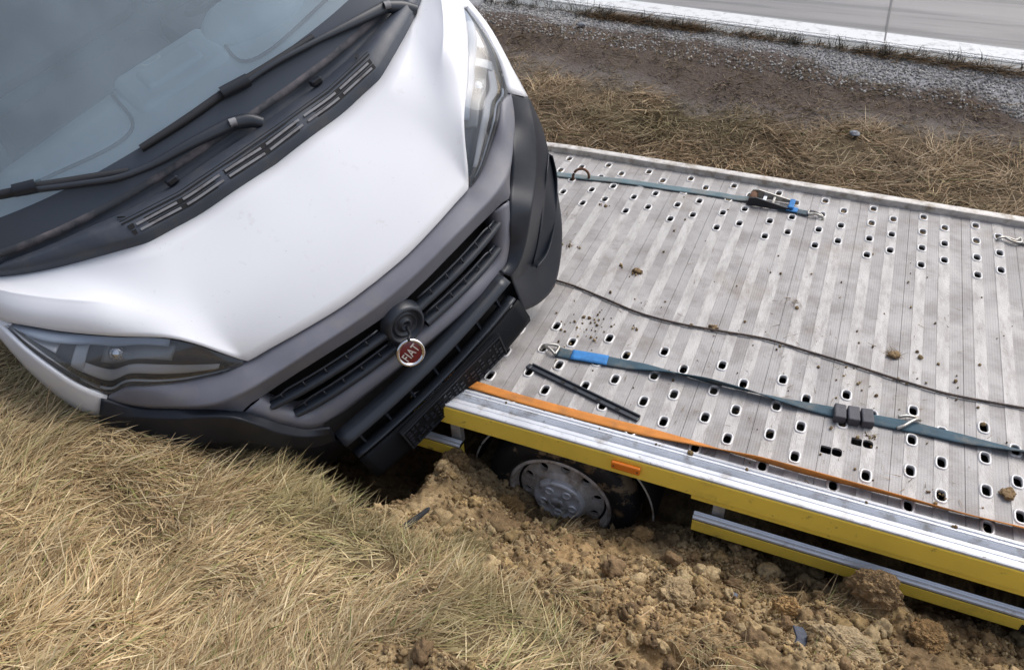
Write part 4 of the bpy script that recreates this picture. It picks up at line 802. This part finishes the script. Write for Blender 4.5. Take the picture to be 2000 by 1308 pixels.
# headlights
hs_ = [(.512, .126, .958), (.548, .155, 1.008), (.601, .214, 1.077), (.660, .275, 1.119), (.776, .380, 1.149), (.884, .50, 1.169), (.952, .588, 1.182), (1.012, .686, 1.172)]
lamp_lo = {-1: [(.524, .116, .953), (.589, .14, .952), (.652, .17, .958), (.722, .205, .970), (.785, .235, 1.003), (.855, .29, 1.027), (.920, .335, .992), (.957, .38, 1.076), (.977, .44, 1.145), (.996, .52, 1.17), (1.022, .685, 1.172)],
           1: [(.524, .116, .960), (.594, .14, .967), (.654, .17, .979), (.714, .205, .99), (.775, .235, 1.019), (.84, .29, 1.021), (.913, .335, .996), (.94, .38, 1.034), (.968, .44, 1.084), (1.0, .54, 1.12), (1.022, .685, 1.167)]}
def lampfun(s):
    top = cr_resample([(s * x, y, z) for x, y, z in hs_], 61); lo = cr_resample([(s * x, y, z) for x, y, z in lamp_lo[s]], 61)
    nrm = Vector((s * .45, -.72, .53)).normalized(); nrm = np.array(nrm)
    def f(u, v, d):
        i = u * 60; a = int(min(i, 59)); q = i - a; P0 = lo[a] * (1 - q) + lo[a + 1] * q; P1 = top[a] * (1 - q) + top[a + 1] * q
        b = math.sin(math.pi * min(max(v, 0), 1)) * .022 * math.sin(math.pi * u)**.5 if 0 < u < 1 else 0
        return P0 * (1 - v) + P1 * v + nrm * (b - d)
    return f
def patch(name, f, u0, u1, v0, v1, d0, d1, m, parent, nu=24, nv=6, flip=False, th=.003):
    G = [[f(u0 + (u1 - u0) * i / nu, (v0(u0 + (u1 - u0) * i / nu) if callable(v0) else v0) + ((v1(u0 + (u1 - u0) * i / nu) if callable(v1) else v1) - (v0(u0 + (u1 - u0) * i / nu) if callable(v0) else v0)) * j / nv, d0 + (d1 - d0) * j / nv) for i in range(nu + 1)] for j in range(nv + 1)]
    return grid(name, G, m, parent, True, th, flip=flip)
for s in (-1, 1):
    f = lampfun(s); fl = (s < 0)
    hl = patch('headlight', f, 0, 1, 0, 1, .055, .055, 'lampdark', van, 40, 8, fl)
    hl['label'] = 'headlight on the side leaning into the grass' if s < 0 else 'headlight on the raised side above the road verge'
    patch('lens', f, 0, 1, 0, 1, 0, 0, 'lens', hl, 40, 8, fl, 0)
    patch('lamp_rim', f, .01, .62, 0.0, .05, .003, .012, 'lampdark', hl, 30, 2, fl); patch('lamp_rim', f, .62, .98, 0.0, .09, .003, .012, 'lampdark', hl, 30, 2, fl)
    patch('top_trim', f, .30, .97, lambda u: .84 - .35 * sstep(.55, .95, u), .985, .012, .006, 'lampgrey', hl, 30, 3, fl)
    patch('light_guide', f, .10, .62, lambda u: .20 + .04 * math.sin(u * 4), lambda u: .38 + .04 * math.sin(u * 4), .022, .034, mat('light_guide_grey', (.46, .47, .49), .4) if s < 0 else bpy.data.materials['light_guide_grey'], hl, 30, 4, fl)
    patch('light_guide_end', f, .615, .665, .20, .84, .024, .036, 'lampsilver', hl, 8, 8, fl)
    patch('main_reflector', f, .28, .56, lambda u: .54 - .5 * (u - .42)**2, .80, .03, .055, mat('reflector_grey', (.22, .23, .23), .4, metal=.3) if s < 0 else bpy.data.materials['reflector_grey'], hl, 18, 6, fl)
    patch('indicator_reflector', f, .73, .90, lambda u: .30, lambda u: .56 - .4 * (u - .72), .028, .045, 'lampsilver', hl, 14, 6, fl)
    patch('lower_strip', f, .05, .55, .07, .11, .012, .018, 'lampgrey', hl, 20, 2, fl)
    c0 = f(.50, .68, .04); bm = bmesh.new(); bmesh.ops.create_uvsphere(bm, u_segments=20, v_segments=12, radius=.030); o = bmo('projector_lens', bm, 'chrome', hl, True, tuple(c0))
# front wings (white strips outside the lamps) and body sides
fend = {-1: [(1.0, .37, .88), (1.035, .43, .915), (1.05, .48, .944), (1.062, .56, 1.02), (1.065, .72, 1.114), (1.06, .95, 1.16)], 1: [(1.004, .33, .895), (1.019, .4, .941), (1.02, .46, 1.007), (1.035, .57, 1.105), (1.053, .72, 1.155), (1.06, .95, 1.2)]}
for s in (-1, 1):
    li = lamp_lo[s][6:] + [(1.035, .95, 1.23)]; top = cr_resample([(s * (x + .006), y, z - .006) for x, y, z in li], 24); lo = cr_resample([(s * x, y, z) for x, y, z in fend[s]], 24)
    dn = lo + np.array([s * .004, .07, -.14])
    mid = top * .45 + lo * .55 + np.array([s * .008, -.012, .004]); back = top + np.array([-s * .015, .03, -.005])
    o = grid('front_wing', [back, top, top * .9 + lo * .1 + np.array([s * .003, -.004, 0]), mid, lo * .93 + top * .07 + np.array([s * .004, -.004, 0]), lo, dn], 'white', van, True, .004, flip=(s < 0))
    if s < 0: o['label'] = 'bent white front wing touching the grass'
    loft('wing_top', [[(s * 1.0, .66, 1.178), (s * .99, .80, 1.195), (s * .985, .90, 1.205), (s * .96, 1.02, 1.29)], [(s * 1.03, .67, 1.165), (s * 1.04, .82, 1.19), (s * 1.045, .93, 1.21), (s * 1.02, 1.06, 1.33)], [(s * 1.065, .70, 1.10), (s * 1.065, .84, 1.12), (s * 1.062, .96, 1.15), (s * 1.05, 1.12, 1.30)]], 'white', van, 16, th=.006, flip=(s > 0))
    # side body
    ys = [.88, 1.35, 2.0, 3.2, 4.6]; rowsb = [[(s * .99, y, .30) for y in ys], [(s * 1.045, y, .62) for y in ys], [(s * 1.06, y, 1.05) for y in ys], [(s * 1.045, y, 1.36) for y in ys]]
    loft('body_side', rowsb, 'white', van, 20, th=.01, flip=(s > 0)); loft('body_upper_side', [[(s * 1.045, y, 1.365) for y in ys[2:]], [(s * .98, y, 2.1) for y in ys[2:]], [(s * .88, y, 2.28) for y in ys[2:]]], 'white', van, 12, th=.01, flip=(s > 0))
    loft('side_window', [[(s * 1.04, 1.06, 1.37), (s * 1.04, 1.98, 1.37)], [(s * .98, 1.62, 2.02), (s * .98, 1.98, 2.02)]], 'sideglass', van, 8, th=.005, flip=(s > 0))
    loft('windscreen_pillar', [[(s * .885, .86, 1.30), (s * .85, 1.3, 1.76), (s * .80, 1.66, 2.14)], [(s * .95, .90, 1.30), (s * .93, 1.33, 1.76), (s * .88, 1.70, 2.14)], [(s * 1.045, 1.02, 1.33), (s * 1.0, 1.45, 1.78), (s * .95, 1.72, 2.1)]], 'white', van, 16, th=.01, flip=(s > 0))
    w = lathe('front_wheel', [(.20, -.02), (.21, -.03), (.26, -.035), (.31, -.02), (.33, .02), (.33, .19), (.30, .22), (.2, .22)], 'tyre', van, 40); w.matrix_local = Matrix.Translation((s * .99, .98, .33)) @ Matrix.Rotation(R(90) * s, 4, 'Z')
    lathe('rim', [(.0, .02), (.06, .0), (.12, .03), (.19, .02), (.205, -.015)], 'rim', w, 40)
    mrr = box('door_mirror', -.06, .06, -.05, .05, -.14, .14, 'black', van, .03); mrr.location = (s * 1.17, 1.22, 1.62)
rf = [[(-.88, 1.66, 2.16), (-.5, 1.60, 2.2), (0, 1.58, 2.21), (.5, 1.60, 2.2), (.88, 1.66, 2.16)], [(-.9, 2.0, 2.29), (-.5, 2.0, 2.34), (0, 2.0, 2.35), (.5, 2.0, 2.34), (.9, 2.0, 2.29)], [(-.88, 4.6, 2.28), (-.5, 4.6, 2.33), (0, 4.6, 2.34), (.5, 4.6, 2.33), (.88, 4.6, 2.28)]]
loft('roof', rf, 'white', van, 20, th=.01)
grid('rear_panel', [[(x, 4.6, z) for x in (-1, 0, 1)] for z in (.35, 1.3, 2.28)], 'white', van, False, .01)
box('under_tray', -.9, .9, .25, 4.5, .36, .40, 'dark', van); box('engine_bay', -.55, .55, .16, .52, .45, .86, 'dark', van)
# windscreen, frit band, cowl
def yb(x): return .70 + .13 * (abs(x) / .88)**3
def W(x, s_, d=0): return (x * (1 - .09 * s_), yb(x) + s_ - d * .707, 1.30 + s_ + d * .707)
xs = np.linspace(-.885, .885, 41)
grid('windscreen', [[W(x, s_) for x in xs] for s_ in np.linspace(-.004, .86, 14)], 'glass', van, True)
grid('frit_band', [[W(x, s_, .0015) for x in xs] for s_ in np.linspace(-.004, .074, 4)], mat('frit_black', (.042, .052, .068), .3), van, True)
grid('dirt_seam', [[W(x, s_, d) for x in xs] for s_, d in ((-.012, -.004), (-.008, .005), (.002, .005), (.006, .001))], mat('seam_dirt', (.045, .05, .06), .8, dirt=(.17, .15, .155), dscale=9, dlo=.46, dhi=.7), van, True)
RX = np.array(sym(dense(Rr)));
def rear(x): return np.interp(x, RX[:, 0], RX[:, 1]), np.interp(x, RX[:, 0], RX[:, 2])
xc = np.linspace(-.955, .955, 81)
def cowl_pt(x, fr, up):
    y0, z0 = rear(x); w = max(yb(min(abs(x), .885)) - y0, .035); y = y0 + w * fr; return (x, y, z0 + (1.30 - z0) * min(1, fr) * .35 + up)
CR_ = [(-.06, -.03), (.0, -.004), (.03, .036), (.06, .040), (.24, .066), (.45, .052), (.70, .034), (.76, .012), (.88, -.012), (.98, .010), (1.02, .038)]
grid('cowl_panel', [[cowl_pt(x, fr, up * (1 if abs(x) < .62 else max(.3, 1 - (abs(x) - .62) * 1.6))) for x in xc] for fr, up in CR_], 'cowl', van, True, .004)
def on_cowl(x, t, lift):
    y0, z0 = rear(x); w = yb(x) - y0; fr = .06 + (.24 - .06) * t; up = .040 + (.066 - .040) * t; return (x, y0 + w * fr - lift * .6, z0 + (1.30 - z0) * fr * .35 + up + lift * .8)
def slot(name, x0, x1, t0, t1, lift, m, par=van):
    n = 6; X_ = np.linspace(x0, x1, n); return grid(name, [[on_cowl(x, t, lift) for x in X_] for t in (t0, t1)], m, par, False, .003)
gx_ = np.linspace(-.50, .50, 7)
for t0 in (.12, .58):
    slot('vent_slot', -.515, .505, t0 - .14, t0 + .24, .002, 'dark')
    for i in range(6):
        if True: slot('vent_slat', gx_[i] + .012, gx_[i + 1] - .010, t0, t0 + .17, .005, 'slat')
slot('vent_groove', -.525, .515, 1.02, 1.12, .002, 'dark'); slot('vent_groove', -.525, .515, 1.25, 1.31, .002, 'dark')
for x in (-.305, .31):
    y0, z0 = rear(x); nz_ = box('washer_nozzle', -.022, .022, -.016, .02, -.006, .018, 'black', van, .006); nz_.location = (x, .652, 1.288); nz_.rotation_euler = (R(-25), 0, 0); box('nozzle_face', -.014, .014, -.019, -.016, .001, .013, 'dark', nz_)
for x in (-.53, .50):
    tube('panel_seam', [(x - .01 * np.sign(x), yb(x) - .085, 1.3045), (x - .03 * np.sign(x), yb(x) - .115, 1.316)], .003, 'dark', van, 5)
# wipers
def flat_bar(name, pts, w, h, m, parent):
    P = cr_resample(pts, 24); d = np.gradient(P, axis=0); d /= np.linalg.norm(d, axis=1)[:, None]; nn = np.array([0, -.707, .707]); sdv = np.cross(d, nn); sdv /= np.linalg.norm(sdv, axis=1)[:, None]
    W_ = np.interp(np.linspace(0, 1, 24), np.linspace(0, 1, len(w)), w)[:, None] / 2
    G = [P - sdv * W_ - nn * h, P - sdv * W_ * .9 + nn * h * .3, P - sdv * W_ * .4 + nn * h, P + sdv * W_ * .4 + nn * h, P + sdv * W_ * .9 + nn * h * .3, P + sdv * W_ - nn * h]; return grid(name, G, m, parent, True)
for (blade, conn, arm, piv) in (([(-.317, .761, 1.384), (-.134, .756, 1.384), (.027, .758, 1.386), (.196, .754, 1.381), (.405, .758, 1.374)], [(.011, .749, 1.399), (.116, .741, 1.391)], [(.091, .742, 1.384), (.213, .743, 1.384), (.363, .739, 1.372), (.586, .738, 1.342), (.719, .746, 1.318)], [(.719, .746, 1.318), (.797, .722, 1.275), (.822, .712, 1.255)]),
                                 ([(-.394, .738, 1.355), (-.526, .789, 1.389), (-.645, .84, 1.418), (-.751, .887, 1.435), (-.85, .94, 1.45)], [(-.712, .86, 1.441), (-.648, .833, 1.431)], [(-.657, .831, 1.42), (-.549, .78, 1.391), (-.415, .725, 1.358), (-.336, .712, 1.347), (-.183, .698, 1.34), (-.02, .683, 1.325)], [(-.02, .683, 1.325), (.036, .664, 1.307), (.063, .64, 1.29)])):
    wp = flat_bar('wiper', arm, [.020, .022, .024, .036, .046], .006, 'blackbar', van)
    flat_bar('wiper_blade', blade, [.026, .031, .031, .031, .026], .009, 'rubber', wp); flat_bar('blade_connector', conn, [.042, .046], .012, 'black', wp); flat_bar('wiper_pivot', piv, [.046, .052, .04], .011, 'blackbar', wp)
    pj = [(p[0], p[1], p[2]) for p in piv]; o = flat_bar('pivot_cap', [tuple(np.array(pj[0]) + np.array((-.012, -.006, .012))), tuple(np.array(pj[0]) + np.array((.012, -.010, .006)))], [.030, .030], .008, 'slat', wp)
# interior seen through the glass
dsh = loft('dashboard', [[(-.86, .86, 1.24), (0, .72, 1.24), (.86, .86, 1.24)], [(-.88, 1.15, 1.22), (0, 1.05, 1.25), (.88, 1.15, 1.22)], [(-.88, 1.36, 1.17), (0, 1.34, 1.22), (.88, 1.36, 1.17)], [(-.88, 1.42, .9), (0, 1.42, .9), (.88, 1.42, .9)]], 'dash', van, 24, th=.01, sub=3)
bm = bmesh.new(); bmesh.ops.create_uvsphere(bm, u_segments=24, v_segments=12, radius=1); bmesh.ops.scale(bm, vec=(.24, .16, .08), verts=bm.verts); bmo('instrument_hood', bm, 'dash', dsh, True, (.40, 1.26, 1.235))
bx_ = box('centre_console', -.22, .20, 1.08, 1.36, 1.18, 1.262, 'dash', dsh, .06); bx_.modifiers[0].segments = 6
bx_ = box('storage_tray', -.14, .12, 1.15, 1.30, 1.2, 1.275, 'dash', dsh, .03); bx_.modifiers[0].segments = 5
for k_, (a_, b_, c_) in enumerate((((-.7, 1.12, 1.235), (-.28, 1.05, 1.25), (-.24, 1.33, 1.222)), ((.24, 1.33, 1.225), (.2, 1.02, 1.255), (.75, 1.10, 1.235)), ((-.8, 1.0, 1.232), (0, .88, 1.247), (.8, 1.0, 1.232)))):
    tube('dash_seam', [a_, b_, c_], .007, 'lampdark', dsh, 6, 24)
sw = disc('steering_wheel', [(.185 + .014 * math.cos(a), .014 * math.sin(a)) for a in np.linspace(0, 2 * math.pi, 11)], 'rubber', van, 40); orient(sw, (.40, 1.50, 1.22), (0, .45, .9))
tube('dash_reflection_arc', [(-.087, 1.30, 1.27), (-.075, 1.287, 1.268), (-.055, 1.28, 1.268), (-.03, 1.282, 1.268), (-.012, 1.295, 1.27)], .006, 'creamy', dsh, 8, 16)  # pale tube shaped to imitate a white reflection arc in the windscreen
for x, wd_ in ((.42, .25), (-.28, .42)):
    st = box('seat_back', -wd_, wd_, -.07, .07, .0, .62, 'seat', van, .06); st.location = (x, 2.05, 1.0); st.rotation_euler = (R(-14), 0, 0)
    box('seat_cushion', -wd_, wd_, -.55, 0, -.22, -.05, 'seat', st, .05)
    for hx in ((0,) if wd_ < .3 else (-.2, .2)): box('headrest', hx - .12, hx + .12, -.05, .05, .66, .86, 'seat', st, .04)
box('bulkhead', -.98, .98, 2.2, 2.22, .4, 2.25, 'dash', van)
